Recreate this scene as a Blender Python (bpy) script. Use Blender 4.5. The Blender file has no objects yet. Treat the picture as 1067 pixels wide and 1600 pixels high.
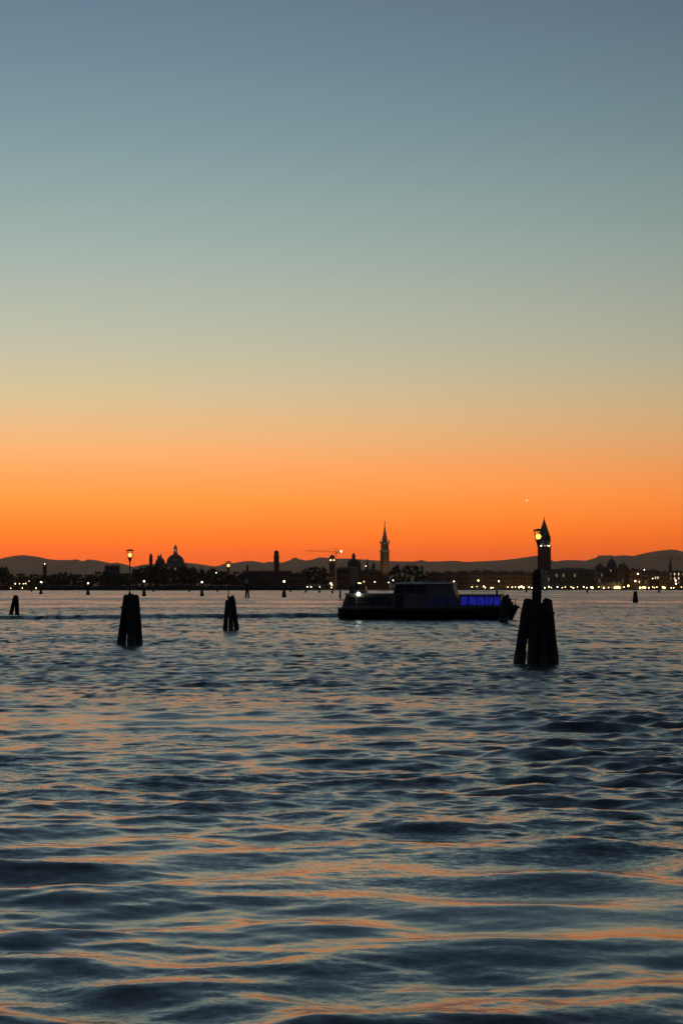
import bpy, bmesh, math, random
import numpy as np
from mathutils import Vector, Matrix

R = math.radians
random.seed(7)
rng = np.random.default_rng(11)
scene = bpy.context.scene
C = scene.collection

# ------------------------------------------------------------------ camera
CAM_H = 3.0
F = 3422.0            # focal length in photo pixels (1067 x 1600)
HORIZON = 918.0
PITCH = math.atan((HORIZON - 800.0) / F)
cam_d = bpy.data.cameras.new('camera')
cam = bpy.data.objects.new('camera', cam_d)
C.objects.link(cam)
cam.location = (0, 0, CAM_H)
cam.rotation_euler = (R(90) + PITCH, 0, 0)
cam_d.sensor_fit = 'VERTICAL'
cam_d.sensor_height = 36.0
cam_d.lens = 36.0 * F / 1600.0
cam_d.clip_start = 0.1
cam_d.clip_end = 300000.0
scene.camera = cam

# ------------------------------------------------------------------ view / render
scene.view_settings.view_transform = 'Standard'
scene.view_settings.look = 'None'
scene.view_settings.exposure = 0.0
scene.view_settings.gamma = 1.0
scene.view_settings.use_curve_mapping = False
scene.render.engine = 'CYCLES'
scene.cycles.max_bounces = 6
scene.cycles.diffuse_bounces = 2
scene.cycles.glossy_bounces = 3
scene.cycles.volume_bounces = 0
scene.cycles.use_denoising = True
scene.cycles.sample_clamp_indirect = 4.0
scene.cycles.adaptive_threshold = 0.006

# ------------------------------------------------------------------ dusk sky
def lin(c):
    return tuple(((v / 255.0) / 12.92 if v / 255.0 <= 0.04045 else ((v / 255.0 + 0.055) / 1.055) ** 2.4) for v in c)

# colour of the sky by elevation (degrees) towards the afterglow; the lowest band is brighter than white in red
def warm(r, g, b):
    return (r, lin((0, g, 0))[1], lin((0, 0, b))[2])
SKY_WEST = [(0.0, warm(1.24, 92, 8)), (0.3, warm(1.30, 100, 9)), (0.9, warm(1.38, 117, 17)), (1.47, warm(1.40, 139, 33)),
            (2.31, warm(1.30, 161, 66)), (3.14, warm(1.09, 172, 98)), (3.98, lin((241, 184, 125))), (4.97, lin((215, 191, 148))),
            (6.0, lin((194, 188, 160))), (7.0, lin((179, 183, 165))), (8.6, lin((158, 173, 165))), (10.2, lin((139, 161, 160))),
            (11.8, lin((121, 147, 153))), (13.4, lin((109, 134, 147))), (15.0, lin((99, 122, 139))), (20.0, lin((84, 104, 122))),
            (30.0, lin((69, 87, 104))), (45.0, lin((56, 71, 87))), (65.0, lin((48, 61, 76))), (90.0, lin((45, 58, 72)))]
# ... and away from it, where the night comes up
SKY_EAST = [(e, lin(c)) for e, c in ((0.0, (36, 41, 56)), (4.0, (40, 44, 60)), (9.0, (48, 50, 66)), (16.0, (50, 57, 75)),
            (28.0, (50, 61, 78)), (45.0, (48, 61, 77)), (65.0, (46, 59, 74)), (90.0, (45, 58, 72)))]
GLOW_AZ = R(-11.3)     # the sun went down left of the frame (0 = straight ahead, +Y)
SCALE = 0.6            # ramps are stored darker and brought back by the background strength

world = bpy.data.worlds.new('World')
scene.world = world
world.use_nodes = True
nt = world.node_tree
nt.nodes.clear()
N = nt.nodes.new
L = nt.links.new
def math_node(op, a=None, b=None):
    n = N('ShaderNodeMath'); n.operation = op
    for i, v in enumerate((a, b)):
        if v is None: continue
        if isinstance(v, (int, float)): n.inputs[i].default_value = v
        else: L(v, n.inputs[i])
    return n.outputs[0]
def smooth(v, a, b, c, d):
    n = N('ShaderNodeMapRange'); n.interpolation_type = 'SMOOTHSTEP'
    for k, x in zip(('From Min', 'From Max', 'To Min', 'To Max'), (a, b, c, d)): n.inputs[k].default_value = x
    L(v, n.inputs['Value']); return n.outputs[0]
def ramp_node(stops):
    n = N('ShaderNodeValToRGB'); r = n.color_ramp; r.interpolation = 'LINEAR'
    for i, (e, c) in enumerate(stops):
        p = math.sqrt(e / 90.0)          # finer near the horizon
        if i == 0: el = r.elements[0]
        elif i == len(stops) - 1: el = r.elements[-1]
        else: el = r.elements.new(p)
        el.position = p
        el.color = (*[v * SCALE for v in c], 1)
    return n
tc = N('ShaderNodeTexCoord')
sep = N('ShaderNodeSeparateXYZ'); L(tc.outputs['Generated'], sep.inputs[0])
az = math_node('SUBTRACT', math_node('ARCTAN2', sep.outputs['X'], sep.outputs['Y']), GLOW_AZ)
off = math_node('ARCCOSINE', math_node('COSINE', az))                       # 0 .. pi away from the glow
elev = math_node('MULTIPLY', math_node('ARCSINE', math_node('MAXIMUM', sep.outputs['Z'], 0.0)), 180.0 / math.pi)
pos = math_node('SQRT', math_node('DIVIDE', elev, 90.0))
rw = ramp_node(SKY_WEST); L(pos, rw.inputs[0])
re_ = ramp_node(SKY_EAST); L(pos, re_.inputs[0])
gain = math_node('MULTIPLY', math_node('EXPONENT', math_node('MULTIPLY', math_node('MULTIPLY', off, off), -1.0 / (2 * R(27.3) ** 2))), 1.155)
gain = math_node('MAXIMUM', gain, 0.55)
low = smooth(elev, 18.0, 60.0, 1.0, 0.0)
gain = math_node('ADD', math_node('MULTIPLY', math_node('SUBTRACT', gain, 1.0), low), 1.0)
gv = N('ShaderNodeVectorMath'); gv.operation = 'SCALE'; L(rw.outputs[0], gv.inputs[0]); L(gain, gv.inputs['Scale'])
mix = N('ShaderNodeMix'); mix.data_type = 'RGBA'
L(smooth(off, R(30), R(115), 0.0, 1.0), mix.inputs['Factor']); L(gv.outputs[0], mix.inputs['A']); L(re_.outputs[0], mix.inputs['B'])
bg = N('ShaderNodeBackground'); bg.inputs['Strength'].default_value = 1.0 / SCALE
L(mix.outputs['Result'], bg.inputs['Color'])
wo = N('ShaderNodeOutputWorld'); L(bg.outputs[0], wo.inputs['Surface'])

# ------------------------------------------------------------------ pixels to places
def ray(px, py):
    v = (800.0 - py) / F
    dy = math.cos(PITCH) - v * math.sin(PITCH)
    dz = math.sin(PITCH) + v * math.cos(PITCH)
    return (px - 533.5) / F / dy, dz / dy
def PX(px, Y, py=918):
    return ray(px, py)[0] * Y
def PZ(py, Y):
    return CAM_H + ray(533.5, py)[1] * Y
def DIST(py):                      # distance at which row py meets the water
    return -CAM_H / ray(533.5, py)[1]

# ------------------------------------------------------------------ materials
def new_mat(name):
    m = bpy.data.materials.new(name); m.use_nodes = True
    return m, m.node_tree, m.node_tree.nodes['Principled BSDF']
def surf(name, col, rough=0.8, scale=1.0, var=0.35, bump=0.0, col2=None, stretch=(1, 1, 1), metal=0.0):
    m, t, b = new_mat(name)
    tcn = t.nodes.new('ShaderNodeTexCoord')
    mp = t.nodes.new('ShaderNodeMapping'); mp.inputs['Scale'].default_value = stretch
    t.links.new(tcn.outputs['Object'], mp.inputs[0])
    nz = t.nodes.new('ShaderNodeTexNoise'); nz.inputs['Scale'].default_value = scale
    nz.inputs['Detail'].default_value = 6; nz.inputs['Roughness'].default_value = 0.6
    t.links.new(mp.outputs[0], nz.inputs['Vector'])
    cr = t.nodes.new('ShaderNodeValToRGB')
    c2 = col2 or tuple(v * (1 - var) for v in col)
    cr.color_ramp.elements[0].position = 0.3; cr.color_ramp.elements[0].color = (*c2, 1)
    cr.color_ramp.elements[1].position = 0.7; cr.color_ramp.elements[1].color = (*col, 1)
    t.links.new(nz.outputs['Fac'], cr.inputs[0]); t.links.new(cr.outputs[0], b.inputs['Base Color'])
    b.inputs['Roughness'].default_value = rough; b.inputs['Metallic'].default_value = metal
    if bump:
        bn = t.nodes.new('ShaderNodeBump'); bn.inputs['Strength'].default_value = 0.6
        bn.inputs['Distance'].default_value = bump
        t.links.new(nz.outputs['Fac'], bn.inputs['Height']); t.links.new(bn.outputs[0], b.inputs['Normal'])
    return m
def glow(name, col, strength, base=0.8):
    m, t, b = new_mat(name)
    b.inputs['Base Color'].default_value = (base, base, base, 1)
    b.inputs['Emission Color'].default_value = (*col, 1)
    b.inputs['Emission Strength'].default_value = strength
    return m

M = {
    'wood':    surf('weathered timber', (0.050, 0.040, 0.030), 0.85, 3.0, 0.6, 0.02, stretch=(6, 6, 0.7)),
    'wetwood': surf('wet weedy timber', (0.03, 0.034, 0.022), 0.45, 5.0, 0.6, 0.02),
    'iron':    surf('rusty iron', (0.09, 0.05, 0.035), 0.6, 8.0, 0.5, metal=0.6),
    'paint':   surf('dark metal paint', (0.03, 0.032, 0.034), 0.5, 6.0, 0.3),
    'foliage': surf('dark foliage', (0.05, 0.062, 0.03), 0.8, 0.6, 0.5),
    'bark':    surf('bark', (0.06, 0.045, 0.035), 0.9, 2.0, 0.4),
    'brick':   surf('old brick', (0.20, 0.11, 0.07), 0.85, 0.5, 0.35),
    'plaster': surf('ochre plaster', (0.25, 0.18, 0.11), 0.85, 0.25, 0.35),
    'plaster2': surf('faded red plaster', (0.23, 0.13, 0.09), 0.85, 0.25, 0.35),
    'plaster3': surf('grey plaster', (0.20, 0.18, 0.15), 0.85, 0.25, 0.35),
    'stone':   surf('white stone', (0.40, 0.36, 0.30), 0.7, 0.4, 0.3),
    'lead':    surf('grey lead sheet', (0.14, 0.14, 0.13), 0.55, 0.5, 0.3),
    'copper':  surf('green copper sheet', (0.12, 0.19, 0.15), 0.6, 0.4, 0.3),
    'tile':    surf('clay roof tiles', (0.15, 0.08, 0.055), 0.9, 0.8, 0.4),
    'darkpane': surf('dark window glass', (0.02, 0.022, 0.025), 0.15, 1.0, 0.2),
    'land':    surf('island soil', (0.06, 0.05, 0.035), 0.95, 0.02, 0.4),
    'quay':    surf('quay stone', (0.30, 0.28, 0.25), 0.9, 0.3, 0.3),
    'hill':    surf('wooded hill', (0.11, 0.09, 0.06), 0.95, 0.002, 0.4),
    'hull':    surf('black hull paint', (0.014, 0.014, 0.016), 0.35, 2.0, 0.3),
    'cabin':   surf('cream cabin paint', (0.20, 0.17, 0.14), 0.5, 1.2, 0.25),
    'deck':    surf('grey roof paint', (0.42, 0.42, 0.41), 0.5, 1.5, 0.2),
    'rubber':  surf('black rubber', (0.015, 0.015, 0.015), 0.8, 5.0, 0.3),
    'steel':   surf('galvanised steel', (0.25, 0.25, 0.25), 0.5, 4.0, 0.3, metal=0.5),
    'board':   surf('pale sign board', (0.5, 0.5, 0.5), 0.6, 2.0, 0.2),
    'clearglass': surf('frosted lantern glass', (0.35, 0.16, 0.05), 0.3, 4.0, 0.2),
}
M['bulb_amber'] = glow('amber beacon', (1.0, 0.40, 0.10), 3.2)
M['bulb_yellow'] = glow('yellow beacon', (1.0, 0.62, 0.07), 2.8)
M['lamp_warm'] = glow('warm street lamp', (1.0, 0.72, 0.34), 11.0)
M['lamp_yellow'] = glow('yellow quay lamp', (1.0, 0.70, 0.20), 12.0)
M['lamp_white'] = glow('white lamp', (1.0, 0.78, 0.48), 6.5)
M['lamp_orange'] = glow('orange street lamp', (1.0, 0.58, 0.18), 9.0)
M['lamp_dim'] = glow('dim lamp', (1.0, 0.84, 0.62), 6.0)
M['boat_light'] = glow('white stern light', (1.0, 0.98, 0.80), 12.0)
def blue_window():
    """cabin lit from inside: brighter in the middle of the glass, patchy where seats and people stand"""
    m, t, b = new_mat('blue lit cabin window')
    b.inputs['Base Color'].default_value = (0.02, 0.02, 0.03, 1); b.inputs['Roughness'].default_value = 0.2
    tcn = t.nodes.new('ShaderNodeTexCoord'); nz = t.nodes.new('ShaderNodeTexNoise'); nz.inputs['Scale'].default_value = 2.6; nz.inputs['Detail'].default_value = 3
    t.links.new(tcn.outputs['Object'], nz.inputs['Vector'])
    mr = t.nodes.new('ShaderNodeMapRange'); mr.inputs['From Min'].default_value = .32; mr.inputs['From Max'].default_value = .68
    mr.inputs['To Min'].default_value = .25; mr.inputs['To Max'].default_value = 1.0
    t.links.new(nz.outputs['Fac'], mr.inputs['Value']); t.links.new(mr.outputs[0], b.inputs['Emission Strength'])
    b.inputs['Emission Color'].default_value = (0.012, 0.015, 0.28, 1)
    return m
M['blue_pane'] = blue_window()
M['blue_dim'] = glow('faint blue cabin window', (0.01, 0.01, 0.05), 0.22, 0.02)
M['window_lit'] = glow('lit room window', (1.0, 0.76, 0.45), 1.1, 0.1)
M['window_dim'] = glow('dimly lit room window', (1.0, 0.78, 0.52), 0.16, 0.05)
M['star'] = glow('bright planet', (1.0, 0.86, 0.66), 2.0)

# ------------------------------------------------------------------ mesh helpers
class MB:
    def __init__(s): s.v = []; s.f = []
    def add(s, vs, fs):
        o = len(s.v); s.v += [tuple(v) for v in vs]; s.f += [tuple(i + o for i in f) for f in fs]; return s
    def box(s, x, y, z0, z1, wx, wy, rot=0.0, taper=1.0):
        c, sn = math.cos(rot), math.sin(rot); vs = []
        for z, k in ((z0, 1.0), (z1, taper)):
            for a, b in ((-1, -1), (1, -1), (1, 1), (-1, 1)):
                lx, ly = a * wx / 2 * k, b * wy / 2 * k
                vs.append((x + lx * c - ly * sn, y + lx * sn + ly * c, z))
        return s.add(vs, [(3, 2, 1, 0), (4, 5, 6, 7), (0, 1, 5, 4), (1, 2, 6, 5), (2, 3, 7, 6), (3, 0, 4, 7)])
    def lathe(s, x, y, prof, n=12, rot=0.0):
        vs = []; fs = []
        for r, z in prof:
            for k in range(n):
                a = rot + 2 * math.pi * k / n
                vs.append((x + r * math.cos(a), y + r * math.sin(a), z))
        for j in range(len(prof) - 1):
            for k in range(n):
                fs.append((j * n + k, j * n + (k + 1) % n, (j + 1) * n + (k + 1) % n, (j + 1) * n + k))
        fs.append(tuple(range(n - 1, -1, -1))); fs.append(tuple((len(prof) - 1) * n + k for k in range(n)))
        return s.add(vs, fs)
    def tube(s, pts, rad, n=8, wob=0.0):
        pts = [Vector(p) for p in pts]; vs = []; fs = []
        for j, p in enumerate(pts):
            d = (pts[min(j + 1, len(pts) - 1)] - pts[max(j - 1, 0)]).normalized()
            u = d.cross(Vector((0, 1, 0)));
            if u.length < 1e-4: u = d.cross(Vector((1, 0, 0)))
            u.normalize(); w = d.cross(u)
            r = rad[j] if isinstance(rad, (list, tuple)) else rad
            for k in range(n):
                a = 2 * math.pi * k / n; rr = r * (1 + random.uniform(-wob, wob))
                vs.append(p + u * math.cos(a) * rr + w * math.sin(a) * rr)
        for j in range(len(pts) - 1):
            for k in range(n):
                fs.append((j * n + k, j * n + (k + 1) % n, (j + 1) * n + (k + 1) % n, (j + 1) * n + k))
        fs.append(tuple(range(n - 1, -1, -1))); fs.append(tuple((len(pts) - 1) * n + k for k in range(n)))
        return s.add(vs, fs)
    def prism(s, x, y, z0, z1, wx, wy, rot=0.0, hip=0.0):      # gable / hip roof, ridge along x
        c, sn = math.cos(rot), math.sin(rot)
        raw = [(-wx/2, -wy/2, z0), (wx/2, -wy/2, z0), (wx/2, wy/2, z0), (-wx/2, wy/2, z0), (-wx/2 + hip, 0, z1), (wx/2 - hip, 0, z1)]
        vs = [(x + a * c - b * sn, y + a * sn + b * c, z) for a, b, z in raw]
        return s.add(vs, [(3, 2, 1, 0), (0, 1, 5, 4), (2, 3, 4, 5), (1, 2, 5), (3, 0, 4)])
    def mesh(s, name, mat, smooth=False):
        me = bpy.data.meshes.new(name); me.from_pydata(s.v, [], s.f); me.update()
        me.materials.append(mat)
        if smooth: me.polygons.foreach_set('use_smooth', [True] * len(me.polygons))
        return me
    def build(s, name, mat, parent=None, smooth=False):
        return link(name, s.mesh(name, mat, smooth), parent)
def link(name, me, parent=None, loc=(0, 0, 0), rz=0.0, scale=None):
    o = bpy.data.objects.new(name, me); C.objects.link(o)
    o.location = loc; o.rotation_euler = (0, 0, rz)
    if scale: o.scale = scale
    if parent: o.parent = parent
    return o
def tag(o, label, cat, group=None):
    o['label'] = label; o['category'] = cat
    if group: o['group'] = group
    return o
def thing(name, loc, label, cat, group=None, rz=0.0):
    return tag(link(name, None, None, loc, rz), label, cat, group)
def structure(o):
    o['kind'] = 'structure'; return o
def stuff(o):
    o['kind'] = 'stuff'; return o
def ico(r, sub, jitter=0.0):
    bm = bmesh.new(); bmesh.ops.create_icosphere(bm, subdivisions=sub, radius=r)
    for v in bm.verts: v.co *= 1 + random.uniform(-jitter, jitter)
    vs = [tuple(v.co) for v in bm.verts]; fs = [tuple(v.index for v in f.verts) for f in bm.faces]
    bm.free(); return vs, fs

# ------------------------------------------------------------------ water
def water_mesh():
    dense = np.linspace(-R(11.5), R(11.5), 600)
    side = R(11.5) + np.cumsum(np.linspace(R(0.05), R(1.2), 56))
    th = np.concatenate([-side[::-1], dense, side])
    r1 = np.geomspace(5.0, 12.0, 60)
    r2 = np.geomspace(12.0, 320.0, 1150)[1:]
    r3 = np.geomspace(320.0, 4200.0, 150)[1:]
    r = np.concatenate([r1, r2, r3])
    dr = np.gradient(r)
    Tm, Rm = np.meshgrid(th, r)
    X = (Rm * np.sin(Tm)); Y = (Rm * np.cos(Tm))
    X0 = X.copy(); Y0 = Y.copy(); H = np.zeros_like(X)
    # slow patches of rougher and smoother water
    patch = np.zeros_like(X)
    for k in range(14):
        lam = rng.uniform(9, 40); a = rng.uniform(0, 2 * math.pi)
        patch += np.sin(2 * math.pi / lam * (X0 * math.cos(a) * 0.6 + Y0 * math.sin(a)) + rng.uniform(0, 6.28))
    patch = patch / math.sqrt(7.0)
    NW = 190
    lams = np.exp(rng.uniform(math.log(0.13), math.log(3.3), NW))
    for lam in lams:
        spread = 0.80 if lam < 1.0 else 0.55
        a = math.pi / 2 + R(-6) + rng.normal(0, spread)
        k = 2 * math.pi / lam
        s = 0.0185
        if 0.45 < lam < 1.3: s *= 1.15
        if lam > 1.3: s *= 1.28
        if lam < 0.25: s *= 0.8
        A = s / k
        rows = (lam / (dr * 2.6))
        w = np.clip((rows - 0.6) / 0.8, 0, 1)
        last = int(np.nonzero(w > 0)[0].max()) + 1 if (w > 0).any() else 0
        if last == 0: continue
        w = w[:last, None]
        if lam < 1.6: w = w * np.clip(1.0 + 0.55 * patch[:last], 0.15, 2.2)
        else: w = w * np.clip(1.0 + 0.25 * patch[:last], 0.4, 1.6)
        rr = r[:last, None]
        if lam > 1.1: w = w * (1.0 - 0.55 * np.clip((rr - 32.0) / 40.0, 0, 1))      # the swell dies away outwards
        if lam < 0.6: w = w * (0.45 + 0.55 * np.clip((rr - 17.0) / 9.0, 0, 1))       # slick water inshore
        ph = k * (X0[:last] * math.cos(a) + Y0[:last] * math.sin(a)) + rng.uniform(0, 2 * math.pi)
        c = np.cos(ph); sn = np.sin(ph)
        H[:last] += w * A * c
        q = 0.8 * w * A
        X[:last] -= q * math.cos(a) * sn; Y[:last] -= q * math.sin(a) * sn
    # wake of the passing boat: a long smooth ridge trailing off to the left of its stern
    p0 = np.array([PX(536, 219.0), 219.0]); p1 = np.array([PX(0, 205.5), 205.5])
    d = p1 - p0; d = d / np.linalg.norm(d); n = np.array([d[1], -d[0]])
    if n[1] > 0: n = -n                       # n points to the camera
    along = (X0 - p0[0]) * d[0] + (Y0 - p0[1]) * d[1]
    t = (X0 - p0[0]) * n[0] + (Y0 - p0[1]) * n[1] - 0.5 * np.sin(along * 0.25) - 0.3 * np.sin(along * 0.61 + 1)
    env = np.clip((along + 4) / 4, 0, 1) * np.exp(-np.clip(along, 0, None) / 140.0)
    H += env * (0.50 * np.exp(-(t / 1.3) ** 2) - 0.12 * np.exp(-((t - 2.6) / 1.3) ** 2) + 0.09 * np.exp(-((t - 5.0) / 1.1) ** 2))
    nr, nc = X.shape
    co = np.stack([X, Y, H], -1).astype(np.float32).reshape(-1, 3)
    i = np.arange(nr * nc).reshape(nr, nc)
    q = np.stack([i[:-1, :-1], i[:-1, 1:], i[1:, 1:], i[1:, :-1]], -1).reshape(-1, 4).astype(np.int32)
    me = bpy.data.meshes.new('water')
    me.vertices.add(len(co)); me.vertices.foreach_set('co', co.ravel())
    me.loops.add(q.size); me.loops.foreach_set('vertex_index', q.ravel())
    me.polygons.add(len(q)); me.polygons.foreach_set('loop_start', np.arange(0, q.size, 4, dtype=np.int32))
    me.polygons.foreach_set('use_smooth', np.ones(len(q), dtype=bool))
    me.update(calc_edges=True)
    return me

def water_material():
    m, t, b = new_mat('lagoon water')
    n = t.nodes.new; l = t.links.new
    geo = n('ShaderNodeNewGeometry')
    length = n('ShaderNodeVectorMath'); length.operation = 'LENGTH'; l(geo.outputs['Position'], length.inputs[0])
    dist = length.outputs['Value']
    def mapr(v, a, b_, c, d, smooth=True):
        r = n('ShaderNodeMapRange'); r.interpolation_type = 'SMOOTHSTEP' if smooth else 'LINEAR'
        r.inputs['From Min'].default_value = a; r.inputs['From Max'].default_value = b_
        r.inputs['To Min'].default_value = c; r.inputs['To Max'].default_value = d
        l(v, r.inputs['Value']); return r.outputs[0]
    patch = n('ShaderNodeTexNoise'); patch.inputs['Scale'].default_value = 1.0; patch.inputs['Detail'].default_value = 3
    pm = n('ShaderNodeMapping'); pm.inputs['Scale'].default_value = (0.08, 0.11, 0.1); l(geo.outputs['Position'], pm.inputs[0]); l(pm.outputs[0], patch.inputs['Vector'])
    patch_f = mapr(patch.outputs['Fac'], 0.35, 0.66, 0.25, 1.5)
    total = None
    # ripples: slopes are added to the normal directly so that they keep their steepness at any distance
    for sc, stretch, amp, near0, near1, a0, a1, patchy in (
            (2.9, (0.55, 1.0, 1.0), 1.0, 17.0, 40.0, 0.05, 0.28, True),
            (5.5, (0.55, 1.0, 1.0), 1.0, 16.5, 32.0, 0.06, 0.34, True),
            (16.0, (0.55, 1.0, 1.0), 1.0, 16.5, 28.0, 0.08, 0.24, True),
            (42.0, (0.55, 1.0, 1.0), 1.0, 16.5, 28.0, 0.10, 0.16, True),
            (2.0, (1.0, 0.34, 1.0), 1.0, 28.0, 90.0, 0.0, 0.95, True),
            (0.95, (1.0, 0.20, 1.0), 1.0, 60.0, 150.0, 0.0, 0.60, False),
            (0.10, (1.0, 0.20, 1.0), 1.0, 130.0, 350.0, 0.0, 0.42, False)):
        mp = n('ShaderNodeMapping'); mp.inputs['Scale'].default_value = (sc * stretch[0], sc * stretch[1], 0.0)
        mp.inputs['Location'].default_value = (sc * 3.7, sc * 1.3, sc)
        l(geo.outputs['Position'], mp.inputs[0])
        nz = n('ShaderNodeTexNoise'); nz.inputs['Scale'].default_value = 1.0; nz.inputs['Detail'].default_value = 1.5
        nz.inputs['Roughness'].default_value = 0.5
        l(mp.outputs[0], nz.inputs['Vector'])
        sub = n('ShaderNodeVectorMath'); sub.operation = 'SUBTRACT'; sub.inputs[1].default_value = (0.5, 0.5, 0.5)
        l(nz.outputs['Color'], sub.inputs[0])
        flat = n('ShaderNodeVectorMath'); flat.operation = 'MULTIPLY'; flat.inputs[1].default_value = (0.6, 1.0, 0.0)
        l(sub.outputs[0], flat.inputs[0])
        k = mapr(dist, near0, near1, a0, a1)
        if patchy:
            mm = n('ShaderNodeMath'); mm.operation = 'MULTIPLY'; l(k, mm.inputs[0]); l(patch_f, mm.inputs[1]); k = mm.outputs[0]
        scl = n('ShaderNodeVectorMath'); scl.operation = 'SCALE'; l(flat.outputs[0], scl.inputs[0]); l(k, scl.inputs['Scale'])
        if total is None: total = scl.outputs[0]
        else:
            ad = n('ShaderNodeVectorMath'); ad.operation = 'ADD'; l(total, ad.inputs[0]); l(scl.outputs[0], ad.inputs[1]); total = ad.outputs[0]
    ad = n('ShaderNodeVectorMath'); ad.operation = 'ADD'; l(geo.outputs['Normal'], ad.inputs[0]); l(total, ad.inputs[1])
    nn = n('ShaderNodeVectorMath'); nn.operation = 'NORMALIZE'; l(ad.outputs[0], nn.inputs[0])
    l(nn.outputs[0], b.inputs['Normal'])
    b.inputs['Base Color'].default_value = (0.040, 0.056, 0.056, 1)
    b.inputs['IOR'].default_value = 1.333
    rg = n('ShaderNodeMath'); rg.operation = 'ADD'
    l(mapr(dist, 15.0, 75.0, 0.12, 0.21), rg.inputs[0])
    band_n = n('ShaderNodeTexNoise'); band_n.inputs['Scale'].default_value = 1.0; band_n.inputs['Detail'].default_value = 4
    bm_ = n('ShaderNodeMapping'); bm_.inputs['Scale'].default_value = (0.004, 0.012, 0.0); l(geo.outputs['Position'], bm_.inputs[0]); l(bm_.outputs[0], band_n.inputs['Vector'])
    bw = n('ShaderNodeMath'); bw.operation = 'MULTIPLY'; l(mapr(band_n.outputs['Fac'], 0.3, 0.7, -0.06, 0.09), bw.inputs[0]); l(mapr(dist, 120, 300, 0.0, 1.0), bw.inputs[1])
    l(bw.outputs[0], rg.inputs[1]); l(rg.outputs[0], b.inputs['Roughness'])
    return m
wm = water_mesh(); wm.materials.append(water_material())
structure(link('water', wm))

# ------------------------------------------------------------------ land and hills
SHORE_L, SHORE_R = 2420.0, 2700.0
g = MB()
xs = [-11000, PX(-300, SHORE_L), PX(100, SHORE_L), PX(300, SHORE_L), PX(470, SHORE_L), PX(500, SHORE_R), PX(800, SHORE_R), PX(1400, SHORE_R), 11000]
ys = [SHORE_L, SHORE_L, SHORE_L + 6, SHORE_L - 4, SHORE_L + 3, SHORE_R, SHORE_R, SHORE_R, SHORE_R]
k = len(xs)
vs = [(x, y, -1.0) for x, y in zip(xs, ys)] + [(x, y + 0.4, 0.9) for x, y in zip(xs, ys)] + [(x, 58000, 0.9) for x in xs]
fs = [(i, i + 1, k + i + 1, k + i) for i in range(k - 1)] + [(k + i, k + i + 1, 2 * k + i + 1, 2 * k + i) for i in range(k - 1)]
g.add(vs, fs); structure(g.build('ground', M['land']))
q = MB()
q.box((PX(478, SHORE_R) + PX(1300, SHORE_R)) / 2, SHORE_R + 12, -0.8, 1.35, PX(1300, SHORE_R) - PX(478, SHORE_R), 30)
structure(q.build('quay', M['quay']))

HILL = [(-260, 880), (-120, 878), (-60, 880), (0, 874.6), (8, 871), (25, 868), (38, 867), (60, 870), (75, 873.5), (90, 875), (110, 875), (120, 873.8), (130, 877),
        (137, 874), (150, 875), (160, 878.5), (175, 880), (185, 879), (195, 884), (205, 886), (215, 884), (225, 882), (240, 881), (265, 882), (290, 879),
        (310, 881), (335, 885), (345, 883), (352, 880), (365, 880), (375, 878), (385, 876.5), (395, 876.5), (405, 878), (413, 879.5), (420, 877.5),
        (430, 878), (440, 879), (450, 876.5), (460, 874.8), (467, 874.5), (475, 876), (485, 877), (495, 875.5), (505, 874), (520, 873.5), (535, 872.6),
        (550, 873), (565, 874), (580, 875), (592, 876), (610, 876.5), (640, 877.4), (660, 877.5), (690, 877), (710, 876), (730, 878), (750, 877),
        (780, 875.5), (800, 873.5), (815, 871.5), (830, 869.4), (838, 868.3), (847, 869.5), (856, 874), (863, 877.5), (885, 875), (900, 875), (915, 876), (925, 873), (935, 870),
        (945, 869), (955, 869), (965, 868), (985, 868), (988, 869), (1000, 866), (1015, 862.5), (1030, 860.3), (1040, 859.3), (1050, 858.4), (1060, 859.8), (1067, 862),
        (1100, 866), (1160, 868), (1240, 874), (1330, 878)]
HY = 38000.0
px_ = np.linspace(-260, 1330, 640)
ridge = np.interp(px_, [h[0] for h in HILL], [h[1] for h in HILL]) + rng.normal(0, 0.10, 640)
hz = np.array([PZ(p, HY) for p in ridge]); hx = np.array([PX(p, HY) for p in px_])
prof = [(-7000, 0.0), (-5200, 0.28), (-3600, 0.5), (-2000, 0.74), (-900, 0.9), (0, 1.0), (1600, 0.86), (4200, 0.5), (8000, 0.0)]
vs = []
for j, (dy, kz) in enumerate(prof):
    nz_ = np.convolve(rng.normal(0, 1, 640 + 40), np.ones(41) / 41, 'valid') * 6 if 0 < kz < 1 else np.zeros(640)
    for i in range(640):
        z = hz[i] * kz * (1 + 0.10 * nz_[i]) if kz < 1 else hz[i]
        vs.append((hx[i], HY + dy + (400 * nz_[i] if 0 < kz < 1 else 0), max(z, -0.5) if kz > 0 else 0.5))
fs = [(j * 640 + i, j * 640 + i + 1, (j + 1) * 640 + i + 1, (j + 1) * 640 + i) for j in range(len(prof) - 1) for i in range(639)]
structure(MB().add(vs, fs).build('hills', M['hill'], smooth=True))

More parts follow.
